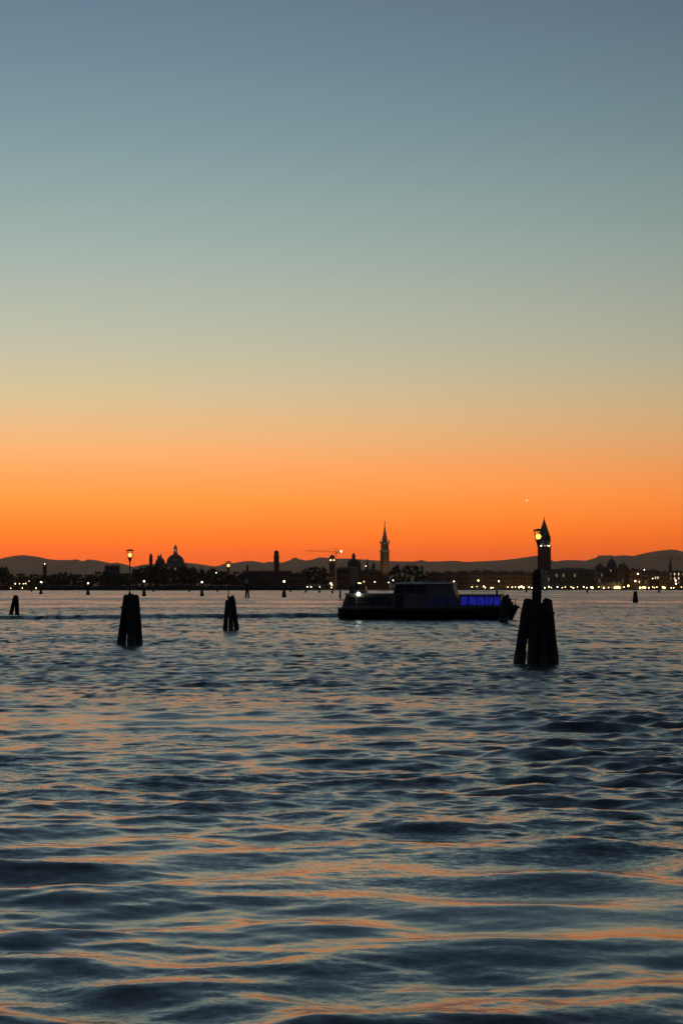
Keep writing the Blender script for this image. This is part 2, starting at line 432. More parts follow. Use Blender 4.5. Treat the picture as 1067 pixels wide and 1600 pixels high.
# ------------------------------------------------------------------ timber dolphins in the lagoon
def pile(parent, bx, by, tx, ty, ztop, r, name='pile'):
    m = MB(); pts = []; rads = []
    for i in range(9):
        t = i / 8.0; z = -1.2 + (ztop + 1.2) * t
        tt = max(0.0, min(1.0, z / ztop))
        pts.append((bx + (tx - bx) * tt + random.uniform(-.012, .012), by + (ty - by) * tt + random.uniform(-.012, .012), z))
        rads.append(r * (1.10 - 0.16 * t) * (0.9 if i == 8 else 1.0))
    # broken, rounded head
    pts.append((pts[-1][0] + random.uniform(-.03, .03), pts[-1][1], ztop + 0.07)); rads.append(r * 0.55)
    m.tube(pts, rads, 14, 0.07)
    o = m.build(name, M['wood'], parent, True)
    # weed and slime up to the tide line
    w = MB(); a = Vector(pts[2]); 
    zz = [-0.9, -0.2, 0.15, 0.38 + random.uniform(-.08, .08)]
    w.tube([(bx + (tx - bx) * max(0, z) / ztop, by + (ty - by) * max(0, z) / ztop, z) for z in zz], [r * 1.14, r * 1.13, r * 1.12, r * 1.10], 14, 0.05)
    w.build('weed_band', M['wetwood'], o, True)
    return o
def band(parent, x, y, z, rx, ry):
    m = MB(); n = 20; vs = []; fs = []
    for k in range(n):
        a = 2 * math.pi * k / n
        for dr, dz in ((0, -.04), (.025, -.04), (.025, .04), (0, .04)):
            vs.append((x + (rx + dr) * math.cos(a), y + (ry + dr) * math.sin(a), z + dz))
    for k in range(n):
        for j in range(4):
            a, b = k * 4 + j, k * 4 + (j + 1) % 4; c, d = ((k + 1) % n) * 4 + (j + 1) % 4, ((k + 1) % n) * 4 + j
            fs.append((a, b, c, d))
    m.add(vs, fs); return m.build('iron_band', M['iron'], parent, True)
def lantern(parent, x, y, z0, z1, bulb, s=1.0):
    """slim post from z0 carrying a lantern whose cap is at z1"""
    zb = z1 - 0.62 * s
    p = MB(); p.tube([(x, y, z0 - 0.25), (x, y, zb)], [0.035 * s, 0.028 * s], 8)
    p.lathe(x, y, [(0.09 * s, z0), (0.09 * s, z0 + 0.05), (0.04 * s, z0 + 0.14)], 10)
    post = p.build('lantern_post', M['paint'], parent)
    c = MB(); c.lathe(x, y, [(0.03 * s, zb - 0.08 * s), (0.05 * s, zb), (0.10 * s, zb + 0.16 * s), (0.125 * s, zb + 0.20 * s), (0.05 * s, zb + 0.21 * s)], 12)
    c.build('lantern_cup', M['paint'], post)
    for k in range(6):
        a = 2 * math.pi * k / 6 + 0.3
        r_ = MB(); r_.tube([(x + .12 * s * math.cos(a), y + .12 * s * math.sin(a), zb + .19 * s), (x + .19 * s * math.cos(a), y + .19 * s * math.sin(a), z1 - .05 * s)], 0.010 * s, 5)
        r_.build('lantern_rib', M['paint'], post)
    b = MB(); b.lathe(x, y, [(.03 * s, zb + .24 * s), (.08 * s, zb + .27 * s), (.108 * s, zb + .34 * s), (.08 * s, zb + .41 * s), (.03 * s, zb + .44 * s)], 12)
    b.build('bulb', bulb, post, True)
    h = MB(); h.lathe(x, y, [(.20 * s, z1 - .06 * s), (.205 * s, z1 - .03 * s), (.17 * s, z1), (.05 * s, z1 + .03 * s)], 14)
    h.build('lantern_cap', M['paint'], post)
    return post

# nearest dolphin, with a tall middle pile and yellow lantern
Y = DIST(1036); s_ = Y / F
d1 = thing('mooring_dolphin', (PX(837, Y), Y, 0), 'broad cluster of five thick timber piles with a tall central pile and yellow lantern', 'mooring post')
def L1(px): return (px - 837) * s_
def H1(py, Yd): return PZ(py, Yd)
pile(d1, L1(810.5), 0.05, L1(825), 0.1, H1(938, Y), 0.215)
pile(d1, L1(863), 0.0, L1(855), 0.1, H1(938, Y), 0.225)
pile(d1, L1(829.5), -0.28, L1(834), -0.05, H1(945, Y), 0.19)
pile(d1, L1(845), -0.32, L1(845), -0.05, H1(944, Y), 0.185)
pile(d1, L1(838), 0.5, L1(840), 0.32, H1(894, Y), 0.195)
band(d1, L1(839.5), 0.06, H1(958, Y), 0.66, 0.50)
lantern(d1, L1(842), 0.32, H1(892, Y), H1(827, Y), M['bulb_yellow'], 1.0)

Y = DIST(1006); s_ = Y / F
d2 = thing('mooring_dolphin', (PX(204, Y), Y, 0), 'squat dark cluster of timber piles with flat top carrying a tall amber lantern', 'mooring post')
def L1(px): return (px - 204) * s_
pile(d2, L1(190), 0.0, L1(198.5), 0.15, H1(932, Y), 0.22)
pile(d2, L1(207), -0.3, L1(205), -0.1, H1(931, Y), 0.22)
pile(d2, L1(216.5), 0.05, L1(212), 0.15, H1(932, Y), 0.22)
pile(d2, L1(206), 0.55, L1(205), 0.35, H1(931, Y), 0.22)
band(d2, L1(205), 0.05, H1(950, Y), 0.475, 0.46)
m = MB(); m.tube([(L1(192), 0, H1(949, Y)), (L1(189), -.05, H1(949, Y))], .05, 8); m.build('bolt', M['iron'], d2)
m = MB(); m.box(L1(204.7), 0.12, H1(931.5, Y), H1(929.2, Y), 0.70, 0.62, 0.1); m.build('cap_plate', M['wood'], d2)
lantern(d2, L1(203), 0.1, H1(929, Y), H1(859, Y), M['bulb_amber'], 1.0)

Y = DIST(984); s_ = Y / F
d3 = thing('mooring_dolphin', (PX(361, Y), Y, 0), 'slender splayed tripod of timber piles carrying an amber lantern on a thin post', 'mooring post')
def L1(px): return (px - 361) * s_
pile(d3, L1(352), 0.05, L1(355.5), 0.1, H1(939, Y), 0.16)
pile(d3, L1(361.5), -0.35, L1(360), -0.1, H1(934, Y), 0.16)
pile(d3, L1(370), 0.1, L1(363.5), 0.1, H1(932, Y), 0.17)
band(d3, L1(360), 0.03, H1(949, Y), 0.36, 0.32)
lantern(d3, L1(357), 0.05, H1(934, Y), H1(877.5, Y), M['bulb_amber'], 1.0)

Y = DIST(964); s_ = Y / F
d4 = thing('mooring_dolphin', (PX(22.5, Y), Y, 0), 'pair of bare timber piles leaning together, with no lantern', 'mooring post')
def L1(px): return (px - 22.5) * s_
pile(d4, L1(17), 0.0, L1(24), 0.15, H1(931, Y), 0.19)
pile(d4, L1(28), 0.0, L1(26.5), -0.1, H1(931, Y), 0.22)
band(d4, L1(25), 0.02, H1(936, Y), 0.34, 0.3)

Y = DIST(973); s_ = Y / F
d5 = thing('mooring_dolphin', (PX(787, Y), Y, 0), 'ragged timber mooring piles with a stub arm standing just before the bow of the boat', 'mooring post')
def L1(px): return (px - 787) * s_
pile(d5, L1(782.5), 0.0, L1(788), 0.1, H1(932, Y), 0.19)
pile(d5, L1(788.5), -0.2, L1(792), 0, H1(930, Y), 0.19)
pile(d5, L1(790), 0.3, L1(796), 0.2, H1(936, Y), 0.18)
m = MB(); m.tube([(L1(792), 0, H1(946, Y)), (L1(807), 0.05, H1(946, Y))], [.07, .05], 8); m.build('stub_arm', M['wood'], d5)
band(d5, L1(791), 0.06, H1(944, Y), 0.36, 0.34)

# far channel markers
def marker(px, py_base, py_lamp, label, group, piles=3, lamp='lamp_white', w=3.0, top=None):
    Yb = DIST(py_base)
    t = thing('channel_marker', (PX(px, Yb), Yb, 0), label, 'channel marker', group)
    s = Yb / F
    zt = PZ(top if top else 921.5, Yb)
    for j in range(piles):
        u = (j - (piles - 1) / 2) * w * s
        m = MB(); m.tube([(u * 1.3, 0, -1), (u * 0.35, 0.1, zt)], [0.3, 0.24], 8, 0.05); m.build('pile', M['wood'], t, True)
    if py_lamp:
        zl = PZ(py_lamp, Yb)
        m = MB(); m.tube([(0, 0.1, zt - 0.3), (0, 0.1, zl)], [0.09, 0.07], 6); p = m.build('lamp_post', M['paint'], t)
        v, f = ico(0.30, 2); m = MB(); m.add([(a, b + .1, c + zl + .3) for a, b, c in v], f); m.build('lamp', M[lamp], p, True)
    return t
GL = 'lamp-topped channel markers far out on the lagoon'
LL = 'distant timber channel marker topped by a small white lamp, out on the lagoon'
LL = 'distant timber channel marker with small white lamp, '
for px, pb, pl, wh in ((64.5, 928.5, 910.5, 'below the short lamp-topped tower'), (138, 929.5, 912.5, 'alone before the wood'), (225.5, 931.5, 909.5, 'close beside the squat lantern dolphin'),
                       (315.8, 931.5, 911, 'between the great dome and the tripod dolphin'), (444, 933, 910, 'below the very long low building')):
    marker(px, pb, pl, LL + wh, GL, w=2.2)
t = marker(386.5, 933.5, None, 'distant timber channel marker carrying a tilted pale board', None, 2, w=4.0, top=916)
Yb = DIST(933.5); m = MB(); c_ = PZ(908, Yb); m.box(-0.2, 0.1, c_ - .75, c_ + .75, 1.3, 0.08, 0.0); bo = m.build('board', M['board'], t)
m = MB(); m.tube([(0, .1, PZ(916, Yb) - .2), (0, .18, c_)], .09, 6); m.build('board_post', M['wood'], t)
marker(992, 941, None, 'stout dark channel marker of bunched piles, no lamp, off the bright quay', None, 3, w=2.4, top=924)
marker(531.5, 935, None, 'single thin marker stake standing behind the stern of the boat', None, 1, w=2.4, top=922)
GS, LS = 'low stake clusters far out on the lagoon', 'tiny low unlit stake cluster far off before the shore'
for px, pb in ((240, 925), (296, 925), (340, 925), (454, 925), (478, 926), (499, 926), (519, 927), (917, 926), (822, 925.5), (1029, 926), (50, 925)):
    marker(px, pb, None, LS, GS, 2, w=1.6, top=919.5)

# ------------------------------------------------------------------ the passenger boat
BY = 208.0
bs = BY / F
boat = thing('passenger_boat', (PX(668, BY), BY, 0), 'low dark passenger boat with blue-lit forward cabin windows and white stern light', 'boat', rz=R(-10))
def bx(px): return (px - 668) * bs / math.cos(R(10))
def bz(py): return PZ(py, BY)
# hull: lofted stations, stern at the left, bow at the right
st = [(532, 1.30, 949.5), (540, 1.75, 950), (570, 2.0, 950), (640, 2.1, 950), (710, 2.1, 949.5), (760, 1.8, 948.5), (785, 1.15, 947.5), (800, 0.5, 946.5), (809, 0.06, 946)]
vs = []; fs = []
for px, hb, sh in st:
    x = bx(px); zs = bz(sh)
    rake = 0.0 if px < 780 else (px - 780) * 0.03
    for yy, z in ((-hb, zs), (-hb * 1.03, zs - 0.18), (-hb * 0.93, 0.35), (-hb * 0.7, -0.3), (0, -0.55), (hb * 0.7, -0.3), (hb * 0.93, 0.35), (hb * 1.03, zs - 0.18), (hb, zs)):
        vs.append((x - (rake * (zs - z) / 1.8 if z < zs else 0), yy, z))
n = 9
for j in range(len(st) - 1):
    for i in range(n - 1):
        fs.append((j * n + i, j * n + i + 1, (j + 1) * n + i + 1, (j + 1) * n + i))
    fs.append((j * n + n - 1, j * n, (j + 1) * n, (j + 1) * n + n - 1))        # deck
fs.append(tuple(range(n))); fs.append(tuple((len(st) - 1) * n + i for i in range(n - 1, -1, -1)))
hull = MB().add(vs, fs).build('hull', M['hull'], boat)
for sgn in (-1, 1):
    m = MB(); m.tube([(bx(p), sgn * hb * 1.04, bz(sh) - 0.16) for p, hb, sh in st], 0.07, 8); m.build('rubbing_strake', M['rubber'], hull)
for p in (560, 610, 655, 700, 745):
    m = MB(); m.lathe(bx(p), -2.16, [(0.05, 0.42), (0.12, 0.48), (0.12, 0.92), (0.05, 0.98)], 10); m.build('fender', M['rubber'], boat, True)
# aft cabin
def cabin(name, p0, p1, pyb, pyt, half, mat, slope0=0.0, slope1=0.0):
    z0, z1 = bz(pyb), bz(pyt)
    vs = [(bx(p0), -half, z0), (bx(p1), -half, z0), (bx(p1), half, z0), (bx(p0), half, z0),
          (bx(p0) + slope0, -half * .96, z1), (bx(p1) - slope1, -half * .96, z1), (bx(p1) - slope1, half * .96, z1), (bx(p0) + slope0, half * .96, z1)]
    return MB().add(vs, [(3, 2, 1, 0), (4, 5, 6, 7), (0, 1, 5, 4), (1, 2, 6, 5), (2, 3, 7, 6), (3, 0, 4, 7)]).build(name, mat, boat)
def roof(parent, p0, p1, py, half, th=0.07):
    n = 7; vs = []; fs = []
    for x in (bx(p0), bx(p1)):
        for i in range(n):
            u = -1 + 2 * i / (n - 1); vs.append((x, u * half, bz(py) + 0.07 * (1 - u * u)))
        for i in range(n):
            u = -1 + 2 * i / (n - 1); vs.append((x, u * half, bz(py) - th))
    for i in range(n - 1):
        fs += [(i, i + 1, 2 * n + i + 1, 2 * n + i), (n + i + 1, n + i, 3 * n + i, 3 * n + i + 1)]
        fs += [(i + 1, i, n + i, n + i + 1), (2 * n + i, 2 * n + i + 1, 3 * n + i + 1, 3 * n + i)]
    fs += [(0, 2 * n, 3 * n, n), (n - 1, 2 * n - 1, 4 * n - 1, 3 * n - 1)]
    return MB().add(vs, fs).build('roof', M['deck'], parent)
aft = cabin('aft_cabin', 538, 613, 950, 928.5, 1.62, M['cabin'], 0.45, 0.0); roof(aft, 542, 613, 927.8, 1.74)
mid = cabin('wheelhouse', 613, 720, 950, 912.5, 1.5, M['cabin'], 0.5, 0.7); roof(mid, 620, 711, 911.5, 1.6, 0.1)
fwd = cabin('forward_cabin', 719, 786, 949, 930, 1.5, M['cabin'], 0.0, 0.25); roof(fwd, 719, 784, 929, 1.62)
def pane(parent, p0, p1, pyb, pyt, half, mat, name='window_pane'):
    m = MB()
    for sgn in (-1,):
        m.box((bx(p0) + bx(p1)) / 2, sgn * (half + 0.012), bz(pyb), bz(pyt), bx(p1) - bx(p0), 0.05)
    o = m.build(name, mat, parent)
    f = MB(); w = 0.03; x0, x1, z0, z1 = bx(p0), bx(p1), bz(pyb), bz(pyt); yy = -(half + 0.02)
    f.box((x0 + x1) / 2, yy, z0 - w, z0, x1 - x0 + 2 * w, 0.09); f.box((x0 + x1) / 2, yy, z1, z1 + w, x1 - x0 + 2 * w, 0.09)
    f.box(x0 - w / 2, yy, z0, z1, w, 0.09); f.box(x1 + w / 2, yy, z0, z1, w, 0.09)
    f.build('window_frame', M['paint'], o)
    return o
for p0, p1 in ((722.5, 732.4), (734, 745.4), (747, 757.9), (759.5, 770.7), (772.3, 782.5)):
    pane(fwd, p0, p1, 945.2, 932.2, 1.485, M['blue_pane'])
for p0, p1, pb, pt_ in ((622, 634, 926, 914.5), (637, 651, 926, 914.5), (655, 668, 926, 914.5)):
    pane(mid, p0, p1, pb, pt_, 1.465, M['darkpane'])
for p0, p1 in ((671, 684), (689, 700), (703, 714)):
    pane(mid, p0, p1, 946, 934, 1.49, M['blue_dim'])
for p0, p1 in ((549, 560), (563, 574), (577, 588), (591, 602)):
    pane(aft, p0, p1, 944, 933, 1.60, M['darkpane'])
m = MB(); m.box(bx(628), -1.515, bz(949.8), bz(929), 0.75, 0.05); dr_ = m.build('door', M['paint'], mid)
m = MB(); m.box(bx(628) + .3, -1.55, bz(940), bz(939), 0.03, 0.05); m.build('door_handle', M['steel'], dr_)
# stern lamp on its stanchion, funnel housing, mast, rails
m = MB(); m.tube([(bx(565), -1.7, bz(931)), (bx(565), -1.7, bz(927.5))], .03, 6); sl = m.build('stern_light_post', M['paint'], boat)
v, f = ico(0.17, 2); m = MB(); m.add([(a + bx(565), b - 1.78, c + bz(928)) for a, b, c in v], f); m.build('stern_light', M['boat_light'], sl, True)
m = MB(); m.box(bx(560), 0.1, bz(928), bz(916), 1.7, 1.3, 0, 0.8); fu = m.build('funnel_housing', M['hull'], boat)
m = MB(); m.lathe(bx(556), 0.1, [(.16, bz(917)), (.16, bz(911)), (.12, bz(910))], 10); m.build('exhaust_pipe', M['paint'], fu)
m = MB(); m.tube([(bx(700), 0, bz(909)), (bx(700), 0, bz(896))], [.04, .025], 6); ma = m.build('mast', M['paint'], boat)
m = MB(); m.tube([(bx(700), -.5, bz(900)), (bx(700), .5, bz(900))], .025, 6); m.build('crosstree', M['paint'], ma)
m = MB(); m.tube([(bx(776), -.9, bz(929)), (bx(776), -.9, bz(922.5))], .1, 8); m.build('horn', M['paint'], boat)
for sgn in (-1, 1):
    m = MB(); m.tube([(bx(786), sgn * 1.1, bz(937)), (bx(799), sgn * .5, bz(936)), (bx(807), 0, bz(936))], .025, 6); rl = m.build('bow_rail', M['steel'], boat)
    for p, hb in ((787, 1.06), (795, .7), (803, .3)):
        m = MB(); m.tube([(bx(p), sgn * hb, bz(948)), (bx(p), sgn * hb, bz(936.5))], .02, 6); m.build('stanchion', M['steel'], rl)
    m = MB(); m.tube([(bx(545), sgn * 1.55, bz(937)), (bx(535), sgn * 1.4, bz(937)), (bx(535), 0, bz(937))], .025, 6); rl = m.build('stern_rail', M['steel'], boat)
    for p in (536, 540):
        m = MB(); m.tube([(bx(p), sgn * 1.42, bz(951)), (bx(p), sgn * 1.42, bz(937))], .02, 6); m.build('stanchion', M['steel'], rl)
m = MB(); m.lathe(bx(797), 0, [(.16, bz(948)), (.14, bz(942)), (.2, bz(941)), (.2, bz(940))], 10); m.build('mooring_bitt', M['iron'], boat)

for p in (607,):
    m = MB(); vs = []; fs = []
    for a in range(16):
        for b in range(6):
            A = 2 * math.pi * a / 16; B = 2 * math.pi * b / 6; rr = .30 + .065 * math.cos(B)
            vs.append((bx(p) + rr * math.cos(A), -1.72 + .065 * math.sin(B), bz(939) + rr * math.sin(A)))
            fs.append((a * 6 + b, ((a + 1) % 16) * 6 + b, ((a + 1) % 16) * 6 + (b + 1) % 6, a * 6 + (b + 1) % 6))
    m.add(vs, fs); m.build('lifebuoy', M['iron'], boat, True)
for sgn in (-1, 1):
    for p0, p1, py in ((546, 612, 927.6), (722, 783, 928.8)):
        m = MB(); m.tube([(bx(p0), sgn * 1.45, bz(py) + .32), (bx(p1), sgn * 1.45, bz(py) + .32)], .016, 6); rl = m.build('roof_rail', M['steel'], boat)
        for q in range(6):
            p = p0 + (p1 - p0) * q / 5
            m = MB(); m.tube([(bx(p), sgn * 1.45, bz(py) - .02), (bx(p), sgn * 1.45, bz(py) + .32)], .012, 5); m.build('stanchion', M['steel'], rl)
    m = MB(); m.tube([(bx(545), sgn * 2.0, bz(941)), (bx(600), sgn * 2.02, bz(941))], .016, 6); rl = m.build('side_rail', M['steel'], boat)
    for q in range(7):
        p = 545 + 55 * q / 6
        m = MB(); m.tube([(bx(p), sgn * 1.96, bz(950)), (bx(p), sgn * 2.0, bz(941))], .012, 5); m.build('stanchion', M['steel'], rl)
for p in (640, 668, 690):
    m = MB(); m.lathe(bx(p), 0.4, [(.16, bz(911.5)), (.16, bz(909.3)), (.24, bz(909)), (.2, bz(908.2))], 10); m.build('roof_vent', M['deck'], boat)

# ------------------------------------------------------------------ trees on the left shore
def tree_meshes(seed, w, h, dense=1.0):
    random.seed(seed)
    t = MB(); H = h
    t.tube([(0, 0, -0.5), (0.1, 0, H * .25), (-0.1, .1, H * .55), (0, 0, H * .8)], [w * .05, w * .038, w * .026, w * .01], 8)
    for k in range(5):
        a = k * 1.3 + random.random(); z = H * random.uniform(.28, .5)
        t.tube([(0, 0, z), (math.cos(a) * w * .18, math.sin(a) * w * .18, z + H * .12), (math.cos(a) * w * .33, math.sin(a) * w * .33, z + H * .24)], [w * .022, w * .014, w * .006], 6)
    c = MB(); lobes = []
    for k in range(int(11 * dense)):
        a = random.uniform(0, 6.283); zz = random.uniform(.30, .93)
        rad = w * 0.5 * math.sqrt(max(0.05, 1 - ((zz - .55) / .47) ** 2)) * random.uniform(.35, .75)
        lobes.append((rad * math.cos(a), rad * math.sin(a), H * zz, w * random.uniform(.13, .22)))
    for lx, ly, lz, lr in lobes:
        v, f = ico(lr * .8, 1, .18); c.add([(a + lx, b + ly, d * .85 + lz) for a, b, d in v], f)
        for q in range(46):
            u = Vector((random.gauss(0, 1), random.gauss(0, 1), random.gauss(0, 1))).normalized()
            p = Vector((lx, ly, lz)) + Vector((u.x, u.y, u.z * .85)) * lr * random.uniform(.8, 1.22)
            e1 = Vector((random.gauss(0, 1), random.gauss(0, 1), random.gauss(0, 1))).normalized(); e2 = e1.cross(u).normalized()
            sz = random.uniform(.22, .5) * w / 11
            c.add([p - e1 * sz, p + e2 * sz * .7, p + e1 * sz, p - e2 * sz * .7], [(0, 1, 2, 3)])
    return t.mesh('trunk', M['bark']), c.mesh('crown', M['foliage'])
TV = [tree_meshes(100 + i, 11, 17) for i in range(7)]
TVT = [tree_meshes(200 + i, 7, 19) for i in range(3)]
random.seed(21)
def plant(px, Yt, py_top, label, group, variants=TV, wscale=1.0, ref_h=17.0, gz=0.9):
    h = PZ(py_top, Yt) - gz
    t = thing('tree', (PX(px, Yt), Yt, gz), label, 'tree', group, rz=random.uniform(0, 6.28))
    tr, cr = random.choice(variants)
    k = h / (ref_h * 0.99); kw = wscale * min(1.15, max(.75, 0.55 + k * .45))
    link('trunk', tr, t, scale=(kw, kw, k)); link('crown', cr, t, scale=(kw, kw, k))
    return t
PROF = [(-60, 890), (0, 885), (7, 884), (12, 896), (60, 897), (90, 896), (95, 893), (112, 893), (118, 896), (140, 896), (150, 892), (162, 891),
        (187, 893), (208, 893), (213, 886), (225, 881.5), (237, 882), (260, 885), (290, 884), (310, 886), (335, 888), (345, 891), (385, 892)]
pxs = [p[0] for p in PROF]; pys = [p[1] for p in PROF]
GT = 'trees massed along the wooded shore'
LT = 'dark broadleaf tree in the dense wood along the far shore'
for row, (Yt, off, dy) in enumerate(((SHORE_L + 10, 0, 3.5), (SHORE_L + 24, 5, 0.8), (SHORE_L + 40, 2, 0.2))):
    px = -58 + off
    while px < 384:
        plant(px + random.uniform(-2, 2), Yt + random.uniform(-3, 3), float(np.interp(px, pxs, pys)) + dy + random.uniform(-.8, 2.2), LT, GT)
        px += random.uniform(8.5, 12.5)
LM = 'rounded tree in the clump just beside the tower with the lit belfry'
for px, py in ((474, 891), (481, 887.5), (488, 886), (495, 885.5), (502, 886.5), (509, 889), (478, 893), (492, 892), (505, 893)):
    plant(px, 2460 + random.uniform(0, 20), py, LM, 'clump of trees beside the lit belfry tower')
LG = 'leafy tree on the shore between the tall floodlit bell tower and the long tiled roofs'
for px, py in ((613, 886), (618, 883.5), (626, 889), (634, 885), (641, 881.5), (648, 882), (655, 885), (664, 891)):
    plant(px, 2725 + random.uniform(0, 20), py, LG, 'trees right of the tall island bell tower', wscale=1.1)
# undergrowth that closes the wood near the water
random.seed(5)
m = MB()
for i in range(420):
    px = random.uniform(-60, 512); Yt = (SHORE_L if px < 470 else 2440) + random.uniform(4, 42)
    v, f = ico(random.uniform(1.6, 3.2), 1, .25); x0 = PX(px, Yt)
    m.add([(a * 1.3 + x0, b + Yt, max(c + 2.2 + random.uniform(-.2, .2), .3)) for a, b, c in v], f)
for i in range(2600):
    px = random.uniform(-60, 512); Yt = (SHORE_L if px < 470 else 2440) + random.uniform(3, 40); x0 = PX(px, Yt); z = random.uniform(1.2, 6.5); s = random.uniform(.4, .9)
    e = Vector((random.gauss(0, 1), random.gauss(0, 1), random.gauss(0, 1))).normalized(); e2 = e.orthogonal().normalized(); p = Vector((x0, Yt, z))
    m.add([p - e * s, p + e2 * s, p + e * s, p - e2 * s], [(0, 1, 2, 3)])
u = stuff(m.build('undergrowth', M['foliage'])); tag(u, 'dark undergrowth filling the foot of the wood along the shore', 'undergrowth')

# ------------------------------------------------------------------ buildings
GZ = 0.9
win_mesh = {}
def window_mesh(w, h, mat):
    key = (round(w, 1), round(h, 1), mat)
    if key not in win_mesh:
        win_mesh[key] = MB().box(0, 0, -h / 2, h / 2, w, 0.16).mesh('window', M[mat])
    return win_mesh[key]
def add_windows(parent, x0, x1, zs, n, yfront, w, h, lit=(), dim=()):
    k = 0
    for z in zs:
        for i in range(n):
            x = x0 + (x1 - x0) * (i + .5) / n
            mat = 'window_lit' if k in lit else ('window_dim' if k in dim else 'darkpane')
            link('window', window_mesh(w, h, mat), parent, (x, yfront, z)); k += 1
def house(px0, px1, py_eave, py_ridge, Yh, mat, label, group=None, depth=13.0, storeys=4, n=4, lit=(), dim=(), name='house', flat=False, chim=2, roofmat='tile', cat='house'):
    xc = (PX(px0, Yh) + PX(px1, Yh)) / 2; w = PX(px1, Yh) - PX(px0, Yh); ze = PZ(py_eave, Yh) - GZ; zr = PZ(py_ridge, Yh) - GZ
    t = thing(name, (xc, Yh, GZ), label, cat, group)
    m = MB(); m.box(0, depth / 2, -0.6, ze, w, depth); wl = m.build('wall', M[mat], t)
    m = MB()
    if flat: m.box(0, depth / 2, ze + .003, max(zr, ze + .4), w + .5, depth + .5)
    else: m.prism(0, depth / 2, ze + .003, zr, w + .8, depth + .9, 0, min(w * .35, depth * .45))
    rf = m.build('roof', M[roofmat], t)
    for c in range(chim):
        cx = (random.uniform(-.38, .38)) * w; m = MB(); zc = ze + (zr - ze) * .55
        m.box(cx, depth * .5 + random.uniform(-1, 1), zc, zr + random.uniform(.6, 1.4), .8, .8); m.lathe(cx, depth * .5, [(.45, zr + .8), (.75, zr + 1.5), (.7, zr + 1.6)], 8)
        m.build('chimney', M['brick'], rf)
    sh = ze / storeys
    add_windows(wl, -w / 2 + .6, w / 2 - .6, [sh * (s + .55) for s in range(1, storeys)], n, -0.02, 1.25, sh * .5, lit, dim)
    m = MB(); m.box(random.uniform(-.2, .2) * w, -0.03, 0.0, min(2.6, sh * .8), 1.5, .18); d = m.build('door', M['wood'], wl)
    return t

ORD = ['first', 'second', 'third', 'fourth', 'fifth', 'sixth', 'seventh', 'eighth', 'ninth', 'tenth']
# the row of waterfront houses on the right
GH = 'tiled houses along the lamp-lit quay'
random.seed(33)
row = [(668, 692, 896, 893.5), (692, 711, 895, 892.5), (711, 733, 895, 892), (733, 752, 894, 891), (752, 776, 894, 891.2), (776, 798, 894.5, 892), (798, 822, 894, 891.5), (822, 840, 896, 894)]
kinds = [('plaster', 'ochre'), ('plaster2', 'faded red'), ('plaster3', 'grey'), ('brick', 'brick')]
for i, (a, b, e, r_) in enumerate(row):
    mt, nm = kinds[(i * 3 + 1) % 4]
    house(a, b, e, r_, SHORE_R + 22, mt, ORD[len(row) - 1 - i] + ' ' + nm + ' tiled house from the tallest bell tower, in the row behind the boat', GH, n=5, storeys=4)
# palace with a row of pale arched windows
pal = house(861, 929, 890.5, 887, SHORE_R + 60, 'plaster', 'long palace with flat roofline and a row of pale lit upper windows by the quay', None, depth=40, storeys=2, n=0, name='palace', chim=0, cat='palace')
w_ = PX(929, SHORE_R + 60) - PX(861, SHORE_R + 60)
Yp = SHORE_R + 60; xc = (PX(861, Yp) + PX(929, Yp)) / 2
for px, dimk in ((869, 1), (880, 2), (891, 0), (897.5, 1), (907, 0), (918, 0), (858.8, 2)):
    if px < 861: continue
    m = MB(); x = PX(px, Yp) - xc; z = PZ(899, Yp) - GZ
    m.box(x, -.05, z - 2, z + 1.1, 2.0, .3); m.lathe(x, -.05, [(1.0, z + 1.0), (.8, z + 1.7), (.3, z + 2.1)], 10)
    m.build('window', M[['darkpane', 'window_dim', 'window_dim'][dimk]], pal)
for i in range(22):
    x = -w_ / 2 + w_ * (i + .5) / 22
    m = MB(); m.lathe(x, -1.2, [(.45, -.4), (.35, .2), (.35, 4.2), (.55, 4.6)], 8); m.build('column', M['stone'], pal)
m = MB(); m.box(0, -.95, 4.61, 5.6, w_, 1.7); m.build('gallery', M['stone'], pal)
for i in range(17):
    x = -w_ / 2 + w_ * (i + .5) / 17; z = PZ(887.6, Yp) - GZ
    m = MB(); m.box(x, 0.2, PZ(890.4, Yp) - GZ + .2, PZ(890.4, Yp) - GZ + 1.7, .9, .5, 0, .3); m.build('merlon', M['stone'], pal)
house(838, 861, 891, 889, SHORE_R + 64, 'stone', 'plain pale block standing at the foot of the tallest bell tower', None, n=3, storeys=3, lit=(), dim=(2,), name='library', cat='building', flat=True)
row2 = [(930, 946, 886, 883), (946, 966, 888, 885), (966, 982, 887, 884.5), (982, 1001, 891, 888.5), (1001, 1013, 893, 890), (1013, 1030, 892.5, 890), (1030, 1043, 896, 893), (1043, 1070, 894, 891.5), (1070, 1098, 893, 890), (1098, 1130, 894, 891)]
for i, (a, b, e, r_) in enumerate(row2):
    mt, nm = kinds[(i + 2) % 4]
    house(a, b, e, r_, SHORE_R + 24 + (i % 3) * 3, mt, ORD[i] + ' ' + nm + ' tiled house from the long palace in the lamp-lit row beyond it', 'tiled houses beyond the palace', n=4, storeys=4,
          lit={7: (9, 10, 5, 6), 3: (3,), 5: (6, 7)}.get(i, ()), dim={0: (1, 6), 1: (2, 9), 7: (1, 2, 4, 8, 11), 4: (2,), 2: (1,)}.get(i, ()))
house(938, 972, 903, 902, SHORE_R + 8, 'plaster3', 'low pale pavilion with ribbed front on the quay before the dark domes', None, n=10, storeys=2, depth=8, flat=True, chim=0, name='pavilion', cat='pavilion')
